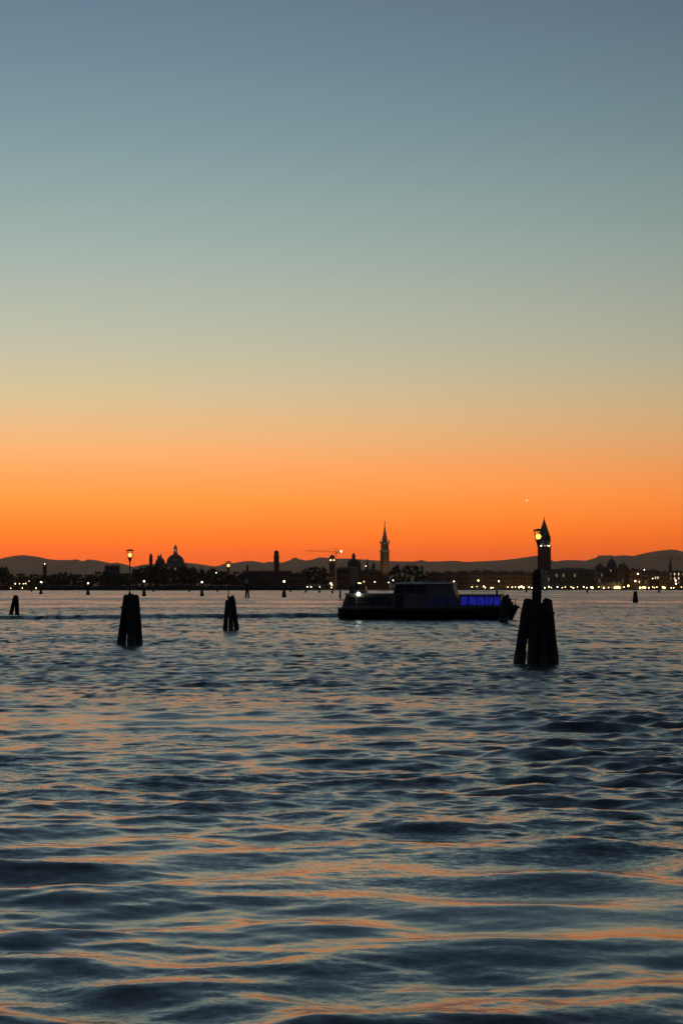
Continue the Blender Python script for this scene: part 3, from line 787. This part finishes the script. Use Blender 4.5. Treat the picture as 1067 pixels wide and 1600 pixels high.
# long dark buildings in the middle and left
house(379, 456, 893.5, 892, SHORE_L + 46, 'brick', 'very long low dark building with flat roofline below the domed tower', None, n=18, storeys=3, flat=True, chim=3, name='long_building', cat='building')
house(164, 186, 885.5, 883.5, SHORE_L + 52, 'brick', 'boxy dark building rising above the trees behind the squat lantern dolphin', None, n=5, storeys=5, flat=True, chim=2, name='apartment_building', cat='building')
house(456, 478, 896, 894.5, SHORE_L + 50, 'plaster2', 'low tiled house between the very long building and the tree clump', None, n=5, storeys=3, chim=1)
for a, b, e, r_, lb in ((526, 546, 888.5, 886, 'monastery wing beside the lit belfry tower'), (563, 594, 892, 888.5, 'monastery wing with small pinnacles below the tall bell tower')):
    house(a, b, e, r_, 2480, 'brick', lb, None, n=6, storeys=3, chim=2, depth=22, name='monastery_wing', cat='monastery')

def bell_tower(px, Yt, py_base, side, rot, levels, label, mat='brick', name='bell_tower', lit=None):
    """levels: list of (kind, py_top, relative width)"""
    t = thing(name, (PX(px, Yt), Yt, GZ), label, 'bell tower', rz=rot)
    z = PZ(py_base, Yt) - GZ if py_base else 0.0
    return t
def zt(py, Yt): return PZ(py, Yt) - GZ

# tallest bell tower (behind the near dolphin)
Yt = 3000.0
t = thing('bell_tower', (PX(850, Yt), Yt, GZ), 'tallest square brick bell tower with dark pyramid spire and lights under its belfry', 'bell tower', rz=R(38))
S = 12.8
sh = MB(); sh.box(0, 0, -.5, zt(854, Yt), S, S); shaft = sh.build('shaft', M['brick'], t)
for k in range(4):
    for q in range(4):
        a = k * math.pi / 2
        u = -S / 2 + S * (q + .5) / 4
        cx, cy = (u, -S / 2 - .12); x = cx * math.cos(a) - cy * math.sin(a); y = cx * math.sin(a) + cy * math.cos(a)
        m = MB(); m.box(x, y, 4, zt(856, Yt), 1.7, .4, a); m.build('lesene', M['brick'], shaft)
m = MB(); m.box(0, 0, zt(854, Yt) + .003, zt(852.6, Yt), S + 1.4, S + 1.4); m.build('cornice', M['stone'], t)
bf = MB(); bf.box(0, 0, zt(852.6, Yt) + .003, zt(846.5, Yt), S - 1.4, S - 1.4); belf = bf.build('belfry', M['stone'], t)
for k in range(4):
    for q in range(4):
        a = k * math.pi / 2; u = -S / 2 + 1.5 + (S - 3) * (q + .5) / 4; cy = -S / 2 + .68
        x = u * math.cos(a) - cy * math.sin(a); y = u * math.sin(a) + cy * math.cos(a)
        m = MB(); m.box(x, y, zt(852.2, Yt), zt(847.6, Yt), 1.5, .2, a); m.build('belfry_opening', M['darkpane'], belf)
m = MB(); m.box(0, 0, zt(846.5, Yt) + .003, zt(845.3, Yt), S + .9, S + .9); m.build('upper_cornice', M['stone'], t)
m = MB(); m.box(0, 0, zt(845.3, Yt) + .003, zt(838, Yt), S - .6, S - .6); m.build('attic', M['brick'], t)
m = MB(); m.box(0, 0, zt(838, Yt) + .003, zt(811.5, Yt), S - 1.2, S - 1.2, 0, .06); sp = m.build('spire', M['copper'], t)
m = MB(); m.lathe(0, 0, [(.5, zt(812.5, Yt)), (.9, zt(811, Yt)), (.5, zt(810, Yt)), (.35, zt(808.3, Yt)), (.1, zt(806, Yt))], 8); m.build('angel_finial', M['iron'], sp)
# lights under the belfry, on the faces to the lagoon
for px, rr, mt in ((844.6, .8, 'lamp_warm'), (857.3, .75, 'lamp_warm'), (849.8, .35, 'lamp_dim'), (854, .35, 'lamp_dim')):
    lx = PX(px, Yt) - PX(850, Yt); wld = Vector((lx, -9.2 + abs(lx) * .75, 0)); wld.rotate(Matrix.Rotation(-R(38), 3, 'Z'))
    v, f = ico(rr, 2); m = MB(); m.add([(a + wld.x, b + wld.y, c + zt(853.8, Yt) + .8) for a, b, c in v], f); m.build('belfry_lamp', M[mt], t, True)

# tall island bell tower
Yt = 2480.0
t = thing('bell_tower', (PX(601, Yt), Yt, GZ), 'tall slim bell tower with pale stone bands and a needle spire above the monastery roofs', 'bell tower', rz=R(24))
S = 7.6
m = MB(); m.box(0, 0, -.5, zt(862.5, Yt), S, S); shaft = m.build('shaft', M['brick'], t)
for k in range(4):
    for u in (-.38, 0, .38):
        a = k * math.pi / 2; cx, cy = u * S, -S / 2 - .08; x = cx * math.cos(a) - cy * math.sin(a); y = cx * math.sin(a) + cy * math.cos(a)
        m = MB(); m.box(x, y, 3, zt(864, Yt), .9, .3, a); m.build('lesene', M['brick'], shaft)
m = MB(); m.box(0, 0, zt(862.5, Yt) + .003, zt(859.5, Yt), S + 1.2, S + 1.2); m.build('lower_cornice', M['stone'], t)
m = MB(); m.box(0, 0, zt(859.5, Yt) + .003, zt(849, Yt), S - .8, S - .8); belf = m.build('belfry', M['stone'], t)
for k in range(4):
    for u in (-1, 0, 1):
        a = k * math.pi / 2; cx, cy = u * 2.0, -(S - .8) / 2; x = cx * math.cos(a) - cy * math.sin(a); y = cx * math.sin(a) + cy * math.cos(a)
        m = MB(); m.box(x, y, zt(858.5, Yt), zt(851, Yt), 1.3, .2, a); m.build('belfry_opening', M['darkpane'], belf)
m = MB(); m.box(0, 0, zt(849, Yt) + .003, zt(846.5, Yt), S + .9, S + .9); m.build('upper_cornice', M['stone'], t)
for a, b in ((-1, -1), (1, -1), (1, 1), (-1, 1)):
    m = MB(); m.box(a * 3.6, b * 3.6, zt(846.5, Yt), zt(842.5, Yt), .9, .9, 0, .3); m.build('corner_pinnacle', M['stone'], t)
m = MB(); m.lathe(0, 0, [(3.3, zt(846.5, Yt) + .003), (3.2, zt(843, Yt)), (2.4, zt(838, Yt)), (1.2, zt(829, Yt)), (.5, zt(822, Yt)), (.25, zt(817, Yt))], 8); sp = m.build('spire', M['stone'], t)
m = MB(); m.lathe(0, 0, [(.25, zt(817.5, Yt)), (.6, zt(816, Yt)), (.5, zt(815, Yt)), (.1, zt(813, Yt))], 8); m.build('angel_finial', M['iron'], sp)
v, f = ico(.45, 2); m = MB(); m.add([(a - .5, b - 7.4, c + zt(890, Yt)) for a, b, c in v], f)

def slim_tower(px, Yt, wpx, py_shaft, py_cap, py_top, label, capkind='dome', mat='brick', group=None, lamp=None, belf_lit=None, rot=.2):
    t = thing('bell_tower', (PX(px, Yt), Yt, GZ), label, 'bell tower', group, rz=rot)
    S = wpx * Yt / F * .9
    m = MB(); m.box(0, 0, -.5, zt(py_shaft, Yt), S, S); m.build('shaft', M[mat], t)
    m = MB(); m.box(0, 0, zt(py_shaft, Yt) + .003, zt(py_shaft, Yt) + .6, S + .6, S + .6); m.build('cornice', M['stone'], t)
    z0 = zt(py_shaft, Yt) + .603; z1 = zt(py_cap, Yt)
    m = MB(); m.lathe(0, 0, [(S * .5, z0), (S * .48, z1)], 8, .39); b = m.build('belfry', M[mat], t)
    if capkind == 'dome': pr = [(S * .52, z1 + .003), (S * .5, z1 + S * .18), (S * .38, z1 + S * .42), (S * .15, z1 + S * .56), (.18, z1 + S * .62), (.1, zt(py_top, Yt))]
    else: pr = [(S * .52, z1 + .003), (S * .25, (z1 + zt(py_top, Yt)) / 2), (.1, zt(py_top, Yt))]
    m = MB(); m.lathe(0, 0, pr, 10); m.build('cupola' if capkind == 'dome' else 'spire', M['lead'], t)
    if belf_lit:
        for px2, r in belf_lit:
            v, f = ico(r, 2); x = PX(px2, Yt) - PX(px, Yt); w3 = Vector((x, -S * .66, 0)); w3.rotate(Matrix.Rotation(-rot, 3, 'Z'))
            m = MB(); m.add([(a + w3.x, b_ + w3.y, c + (z0 + z1) / 2) for a, b_, c in v], f); m.build('belfry_lamp', M['lamp_warm'], b, True)
    if lamp:
        v, f = ico(lamp[1], 2); m = MB(); m.add([(a, b_ - S * .5, c + zt(lamp[0], Yt)) for a, b_, c in v], f); m.build('top_lamp', M['lamp_white'], t, True)
    return t
slim_tower(432, 3300, 8.2, 868, 864, 859, 'dark bell tower with small cupola above the very long low building')
slim_tower(519, 2450, 9.5, 879.5, 872, 865, 'bell tower with glowing belfry windows and round cap below the crane jib', belf_lit=((516.6, .55), (521.8, .5)), rot=.1)
slim_tower(70.5, 2520, 6.5, 885, 883, 879, 'short dark tower with white lamp on top above the left wood', lamp=(881, .5), rot=.1)
slim_tower(386.5, 2700, 3.5, 886, 884, 881, 'tiny turret on the skyline beside the lantern of the tripod dolphin', 'spire')
slim_tower(236, 3560, 5.5, 872, 868, 864, 'slender pointed turret standing alone beside the pair of thin bell towers', 'spire')
slim_tower(1046.5, 2900, 4.5, 884, 880, 871.5, 'thin bell tower under the long crane jib by the hotels', 'spire')
slim_tower(660, 2760, 2.2, 888, 886.5, 884.5, 'tiny chimney-like turret beside the shore trees', 'spire')
for px, tp, wh in ((562, 873.5, 'closest to the church dome'), (574.2, 870.5, 'the middle of three'), (584, 875.5, 'closest to the tall bell tower')):
    Yt = 2500.0; t = thing('roof_turret', (PX(px, Yt), Yt + 30, GZ), 'thin spiked roof turret above the monastery, ' + wh, 'turret', 'roof turrets of the monastery')
    m = MB(); m.box(0, 0, -.4, zt(882.5, Yt), 3.0, 3.0); m.build('shaft', M['brick'], t)
    m = MB(); m.lathe(0, 0, [(1.7, zt(882.5, Yt) + .003), (1.2, zt(880, Yt)), (.5, zt(tp + 3, Yt)), (.12, zt(tp, Yt))], 8); m.build('spire', M['lead'], t)

def dome_profile(r, z0, h, n=9):
    return [(r * math.cos(math.pi / 2 * i / n * .93), z0 + h * math.sin(math.pi / 2 * i / n * .93)) for i in range(n + 1)]
# domed church beside the lit belfry tower
Yt = 2500.0
t = thing('domed_church', (PX(552.5, Yt), Yt + 10, GZ), 'church with pointed lantern dome between the lit belfry tower and tall bell tower', 'church')
m = MB(); m.box(0, 0, -.5, zt(886.5, Yt), 17, 34); nave = m.build('nave', M['brick'], t)
m = MB(); m.prism(0, 0, zt(886.5, Yt) + .003, zt(883, Yt), 34.6, 17.6, math.pi / 2); m.build('roof', M['tile'], t)
m = MB(); m.lathe(0, 0, [(7.2, zt(885, Yt)), (7.2, zt(880, Yt)), (7.6, zt(879.8, Yt))], 16); m.build('drum', M['brick'], t)
m = MB(); m.lathe(0, 0, dome_profile(7.0, zt(879.8, Yt) + .003, zt(872.6, Yt) - zt(879.8, Yt)), 20); dm = m.build('dome', M['lead'], t, True)
m = MB(); m.lathe(0, 0, [(2.0, zt(873.3, Yt)), (1.9, zt(868.5, Yt)), (2.2, zt(868.2, Yt)), (1.3, zt(865.5, Yt)), (.3, zt(863.5, Yt)), (.1, zt(859.5, Yt))], 10); m.build('lantern', M['lead'], dm)
m = MB(); m.box(0, -17.4, -.4, zt(888, Yt), 11, .8); fa = m.build('facade', M['stone'], t)
m = MB(); m.prism(0, -17.4, zt(888, Yt) + .003, zt(885.3, Yt), 12, .9); m.build('pediment', M['stone'], fa)
for u in (-4, -1.5, 1.5, 4):
    m = MB(); m.lathe(u, -18.0, [(.7, 0), (.55, 1), (.5, zt(889.5, Yt)), (.75, zt(888.8, Yt))], 8); m.build('column', M['stone'], fa)

# great domed basilica on the left
Yt = 3500.0
t = thing('domed_basilica', (PX(274.3, Yt), Yt, GZ), 'great round-domed basilica with tall lantern and smaller second dome above the wood', 'church')
m = MB(); m.lathe(0, 0, [(27, -.5), (27, zt(888, Yt)), (27.4, zt(887.5, Yt))], 8, .39); m.build('octagon', M['stone'], t)
m = MB(); m.lathe(0, 0, [(14.4, zt(888, Yt)), (14.4, zt(880.5, Yt)), (15.0, zt(880, Yt)), (14.2, zt(879.6, Yt))], 24); dr_ = m.build('drum', M['stone'], t)
for k in range(16):
    a = 2 * math.pi * k / 16; m = MB(); m.box(14.4 * math.cos(a), 14.4 * math.sin(a), zt(886.5, Yt), zt(882, Yt), 1.6, .5, a + math.pi / 2); m.build('window', M['darkpane'], dr_)
m = MB(); m.lathe(0, 0, dome_profile(13.9, zt(879.6, Yt) + .003, zt(866.2, Yt) - zt(879.6, Yt), 12), 32); dm = m.build('dome', M['lead'], t, True)
for k in range(16):
    a = 2 * math.pi * k / 16; m = MB(); pr = dome_profile(14.0, zt(879.6, Yt), zt(866.2, Yt) - zt(879.6, Yt), 8)
    m.tube([(r * math.cos(a), r * math.sin(a), z) for r, z in pr], .28, 5); m.build('rib', M['lead'], dm)
m = MB(); m.lathe(0, 0, [(4.2, zt(867.5, Yt)), (3.4, zt(863.5, Yt)), (2.9, zt(863.4, Yt)), (2.7, zt(857.5, Yt)), (3.2, zt(857, Yt)), (2.5, zt(855, Yt)), (.9, zt(852, Yt)), (.35, zt(850.5, Yt)), (.12, zt(847, Yt))], 12); ln = m.build('lantern', M['stone'], t)
v, f = ico(.6, 2); m = MB(); m.add([(a, b - 3.0, c + zt(859.8, Yt)) for a, b, c in v], f); m.build('lantern_lamp', M['window_lit'], ln, True)
for k in range(8):
    a = 2 * math.pi * k / 8 + .39; m = MB(); xx, yy = 17.5 * math.cos(a), 17.5 * math.sin(a)
    m.lathe(xx, yy, [(2.3, zt(887.6, Yt)), (2.6, zt(884.5, Yt)), (1.4, zt(882.5, Yt)), (1.2, zt(882, Yt)), (2.0, zt(880.8, Yt))], 10); m.build('scroll_buttress', M['stone'], t)
x2 = PX(249.5, Yt) - PX(274.3, Yt)
m = MB(); m.lathe(x2, 14, [(8.6, -.5), (8.6, zt(881, Yt)), (8.9, zt(880.6, Yt))], 16); m.build('choir', M['brick'], t)
m = MB(); m.lathe(x2, 14, dome_profile(8.2, zt(880.6, Yt) + .003, zt(871, Yt) - zt(880.6, Yt), 9), 24); d2_ = m.build('second_dome', M['lead'], t, True)
for px, tp in ((245.8, 866.5), (249.6, 862)):
    x3 = PX(px, Yt) - PX(274.3, Yt); m = MB(); m.box(x3, 26, -.4, zt(870, Yt), 3.4, 3.4); b_ = m.build('bell_turret', M['brick'], t)
    m = MB(); m.lathe(x3, 26, [(1.9, zt(870, Yt) + .003), (1.7, zt(868.5, Yt)), (.8, zt(866.8, Yt)), (.1, zt(tp, Yt))], 8); m.build('turret_cap', M['lead'], b_)

# dark domes behind the right-hand quay
Yt = 2850.0
for px, wpx, pb, ptop, fin, lb in ((955, 15, 883, 874.5, 870.5, 'largest dark dome with finial behind the quay houses'), (937.5, 7, 885, 880.5, 877.5, 'small dark dome beside the largest dark dome, near the palace'),
                               (968, 5, 884, 881.5, 879.5, 'tiny cupola squeezed beside the largest dark dome and the twin-pointed dome'), (974, 9, 885, 880, 876.5, 'pointed dark dome just beyond the tiny cupola')):
    t = thing('domed_church', (PX(px, Yt), Yt, GZ), lb, 'church'); r_ = wpx / 2 * Yt / F
    m = MB(); m.lathe(0, 0, [(r_ * 1.1, -.5), (r_ * 1.1, zt(pb + 2, Yt)), (r_ * 1.0, zt(pb + 1.8, Yt)), (r_, zt(pb, Yt))], 12); m.build('drum', M['brick'], t)
    m = MB(); m.lathe(0, 0, [(r_ * 1.02, zt(pb, Yt) + .003)] + dome_profile(r_ * .98, zt(pb, Yt) + .2, zt(ptop, Yt) - zt(pb, Yt), 8), 18); d_ = m.build('dome', M['lead'], t, True)
    m = MB(); m.lathe(0, 0, [(r_ * .22, zt(ptop + .6, Yt)), (r_ * .2, zt(ptop - 1, Yt)), (r_ * .26, zt(ptop - 1.1, Yt)), (.1, zt(fin, Yt))], 8); m.build('lantern', M['lead'], d_)

# tower cranes
def lattice(m, a, b, w, n):
    a, b = Vector(a), Vector(b); d = (b - a).normalized(); u = d.orthogonal().normalized() * w / 2; v = d.cross(u).normalized() * w / 2
    cs = [u + v, u - v, -u - v, -u + v]
    for c in cs: m.tube([a + c, b + c], .05, 4)
    for i in range(n):
        p = a + (b - a) * i / n; q = a + (b - a) * (i + 1) / n
        for k in range(4): m.tube([p + cs[k], q + cs[(k + 1) % 4]], .04, 4)
def crane(px, Yt, py_top, py_jib, px_jib, px_tail, label, lamp=None, rise=0.0):
    t = thing('tower_crane', (PX(px, Yt), Yt, GZ), label, 'crane'); X0 = PX(px, Yt)
    m = MB(); lattice(m, (0, 0, -.4), (0, 0, zt(py_jib, Yt)), 1.6, 18); m.build('mast', M['steel'], t)
    m = MB(); lattice(m, (0, 0, zt(py_jib, Yt)), (PX(px_jib, Yt) - X0, 0, zt(py_jib - rise, Yt)), 0.75, 22); jb = m.build('jib', M['steel'], t)
    m = MB(); lattice(m, (0, 0, zt(py_jib, Yt)), (PX(px_tail, Yt) - X0, 0, zt(py_jib, Yt)), 1.2, 7); m.build('counter_jib', M['steel'], t)
    m = MB(); m.box(PX(px_tail, Yt) - X0, 0, zt(py_jib, Yt) - 1.6, zt(py_jib, Yt) + .8, 2.4, 1.4); m.build('counterweight', M['quay'], t)
    m = MB(); lattice(m, (0, 0, zt(py_jib, Yt)), (0, 0, zt(py_top, Yt)), 1.2, 4); m.build('tower_head', M['steel'], t)
    for e in (px_jib * .6 + px * .4, px_tail):
        m = MB(); m.tube([(0, 0, zt(py_top, Yt)), (PX(e, Yt) - X0, 0, zt(py_jib, Yt) + .4)], .08, 4); m.build('tie_rod', M['steel'], t)
    m = MB(); m.box(1.4, -.4, zt(py_jib, Yt) - 2.6, zt(py_jib, Yt) - .5, 1.5, 1.6); m.build('cab', M['board'], t)
    if lamp:
        v, f = ico(lamp[2], 2); m = MB(); m.add([(a + PX(lamp[0], Yt) - X0, b - 1.4, c + zt(lamp[1], Yt)) for a, b, c in v], f); m.build('work_lamp', M['lamp_warm'], t, True)
crane(524.3, 2600, 856, 862.2, 476, 531, 'tower crane with a floodlight and level jib above the lit belfry tower', (533, 861.3, 1.0), 1.8)
crane(1047.5, 2980, 868, 872, 1018, 1061, 'dark tower crane with long level jib among the quay roofs against the hill')

# ------------------------------------------------------------------ lamps of the shore
def lamp_meshes(mat, r, h):
    p = MB(); p.lathe(0, 0, [(.25, -.3), (.2, .5), (.09, .9), (.07, h - r)], 8); p.tube([(-.5, 0, h - r - .25), (0, 0, h - r - .4), (.5, 0, h - r - .25)], .05, 6)
    v, f = ico(r, 2); g_ = MB(); g_.add([(a, b, c + h) for a, b, c in v], f)
    return p.mesh('lamp_post', M['paint']), g_.mesh('lamp_globe', M[mat], True)
cache = {}
def street_lamp(px, py, Yl, r, mat, label, group, gz=1.35):
    h = PZ(py, Yl) - gz; h = max(h, 1.4)
    key = (mat, r, round(h, 1))
    if key not in cache: cache[key] = lamp_meshes(mat, r, round(h, 1))
    t = thing('street_lamp', (PX(px, Yl), Yl, gz), label, 'street lamp', group)
    link('lamp_post', cache[key][0], t); link('lamp_globe', cache[key][1], t)
Yl = SHORE_R + 5
QL, QG = 'warm glowing street lamp in the long string along the stone quay', 'quay street lamps'
BL, BG = 'extra bright yellow lamp cluster on the stone quay', 'brightest quay lamps'
for px, py in ((737, 917), (745, 916.5), (755, 916.3), (758, 918), (767, 918.3), (770.5, 918), (793, 917.3), (799.5, 917.5), (805, 917), (826, 917.5), (830, 918.3),
               (851, 918.3), (857, 916.8), (861, 918), (870, 917), (877.5, 918.3), (882.5, 917.3), (892, 917), (895, 918.3), (901.5, 917), (911.5, 917), (916, 918.5),
               (934.5, 917), (943, 919), (950, 918), (974, 917.3), (1013, 921), (1019, 917.3), (1022, 918.5), (1026, 917.2), (1048, 919.8), (1052, 920), (1064, 917.3)):
    street_lamp(px + random.uniform(-.4, .4), min(py, 918.6), Yl, random.choice((.4, .5, .62, .75)), random.choice(('lamp_yellow', 'lamp_warm', 'lamp_orange')), QL, QG)
for px, py in ((810.5, 917.5), (814, 916.6), (817.5, 918), (923.5, 917.6), (925, 918.4), (960, 918.3), (963.5, 917.6), (967, 918.2), (999.5, 918.6), (1003.5, 917.8), (1007, 918), (1035, 917.6), (1037.5, 918.3), (981, 915.3)):
    street_lamp(px, min(py, 918.6), Yl + 1, 1.0, 'lamp_yellow', BL, BG)
HL, HG = 'tall mast lamp standing clear above the quay lamp string', 'tall mast lamps'
for px, py, r in ((709, 908.5, .7), (747, 907, .85), (779, 908.3, .7), (992, 908, .85), (996, 896.7, .8), (1055, 907, .8), (1055.5, 912, .8), (1019, 904, .55), (1006, 890.3, .6)):
    street_lamp(px, py, Yl + 3, r, 'lamp_warm' if r > .6 else 'lamp_dim', HL, HG)
LLb, LGb = 'small warm shore lamp below the wood at the left', 'lamps at the foot of the left wood'
for px, py, r in ((24.5, 912, .62), (31.3, 912, .45), (37, 912.2, .45), (40.5, 911.8, .65), (66, 910, .5), (17.5, 919.8, .45), (35.7, 919.6, .45), (57, 919.3, .6), (46, 908, .35)):
    street_lamp(px, min(py, 919.3), SHORE_L + 1.0, r * .75, 'lamp_warm', LLb, LGb, .9)
LC, LCG = 'warm shore lamp near the monastery and its bell towers', 'lamps on the monastery shore'
for px, py, r in ((480.3, 917, .5), (486, 917, .6), (499.5, 917, .4), (517, 911.5, .8), (518.5, 914, .7), (518, 918, .5), (558, 911, .5), (560.5, 911.2, .5), (563, 911.3, .5), (568.5, 909, .5), (585.5, 909.3, .6), (607, 910, .5), (614, 906.8, .6), (571.5, 884.5, .45)):
    street_lamp(px, py, 2440 if px < 520 else 2462, r, 'lamp_yellow' if px in (517, 558, 560.5, 563) else 'lamp_white', LC, LCG, .9)
street_lamp(338, 894.8, SHORE_L + 2, .5, 'lamp_dim', 'lone pale lamp high in the wood near the tripod dolphin', None, .9)

# floodlights on the ground that pick out the tall bell tower and the great dome
def floodlight(loc, target, watts, label, cone):
    t = thing('floodlight', loc, label, 'floodlight')
    m = MB(); m.box(0, 0, -.3, .5, .7, .5); m.build('base', M['paint'], t)
    m = MB(); m.box(0, 0, .503, 1.1, .9, .6, 0, .8); m.build('housing', M['paint'], t)
    ld = bpy.data.lights.new('beam', 'SPOT'); ld.energy = watts; ld.color = (1.0, 0.78, 0.42); ld.spot_size = R(cone); ld.spot_blend = .6; ld.shadow_soft_size = .3
    o = bpy.data.objects.new('beam', ld); C.objects.link(o); o.parent = t; o.location = (0, 0, 1.3)
    d = Vector(target) - (Vector(loc) + Vector((0, 0, 1.3))); o.rotation_euler = d.to_track_quat('-Z', 'Y').to_euler()
floodlight((PX(601, 2440) + 4, 2440, .9), (PX(601, 2480), 2480, 50), 30000, 'floodlight on the ground before the tall slim bell tower', 60)
floodlight((PX(274, 3440), 3440, .9), (PX(274, 3500), 3500, 48), 40000, 'floodlight on the ground before the great domed basilica', 50)

# evening planet
v, f = ico(24.0, 2); Ys = 90000.0
o = MB().add(v, f).build('star', M['star'], None, True); o.location = (PX(823, Ys, 782), Ys, PZ(782, Ys)); structure(o)
o['label'] = 'bright evening planet in the orange sky near the tallest bell tower'

# ------------------------------------------------------------------ air between here and the hills
m = MB(); m.box(0, 29200, -2.5, 860, 26000, 59400)
hz_ = m.build('haze', bpy.data.materials.new('evening haze')); stuff(hz_)
hm = hz_.data.materials[0]; hm.use_nodes = True; ht = hm.node_tree; ht.nodes.clear()
pv = ht.nodes.new('ShaderNodeVolumePrincipled'); pv.inputs['Color'].default_value = (0.97, 0.84, 0.62, 1)
pv.inputs['Density'].default_value = 1.1e-5; pv.inputs['Anisotropy'].default_value = 0.78
ho = ht.nodes.new('ShaderNodeOutputMaterial'); ht.links.new(pv.outputs[0], ho.inputs['Volume'])
tag(hz_, 'thin evening haze over the lagoon before the hills', 'haze')
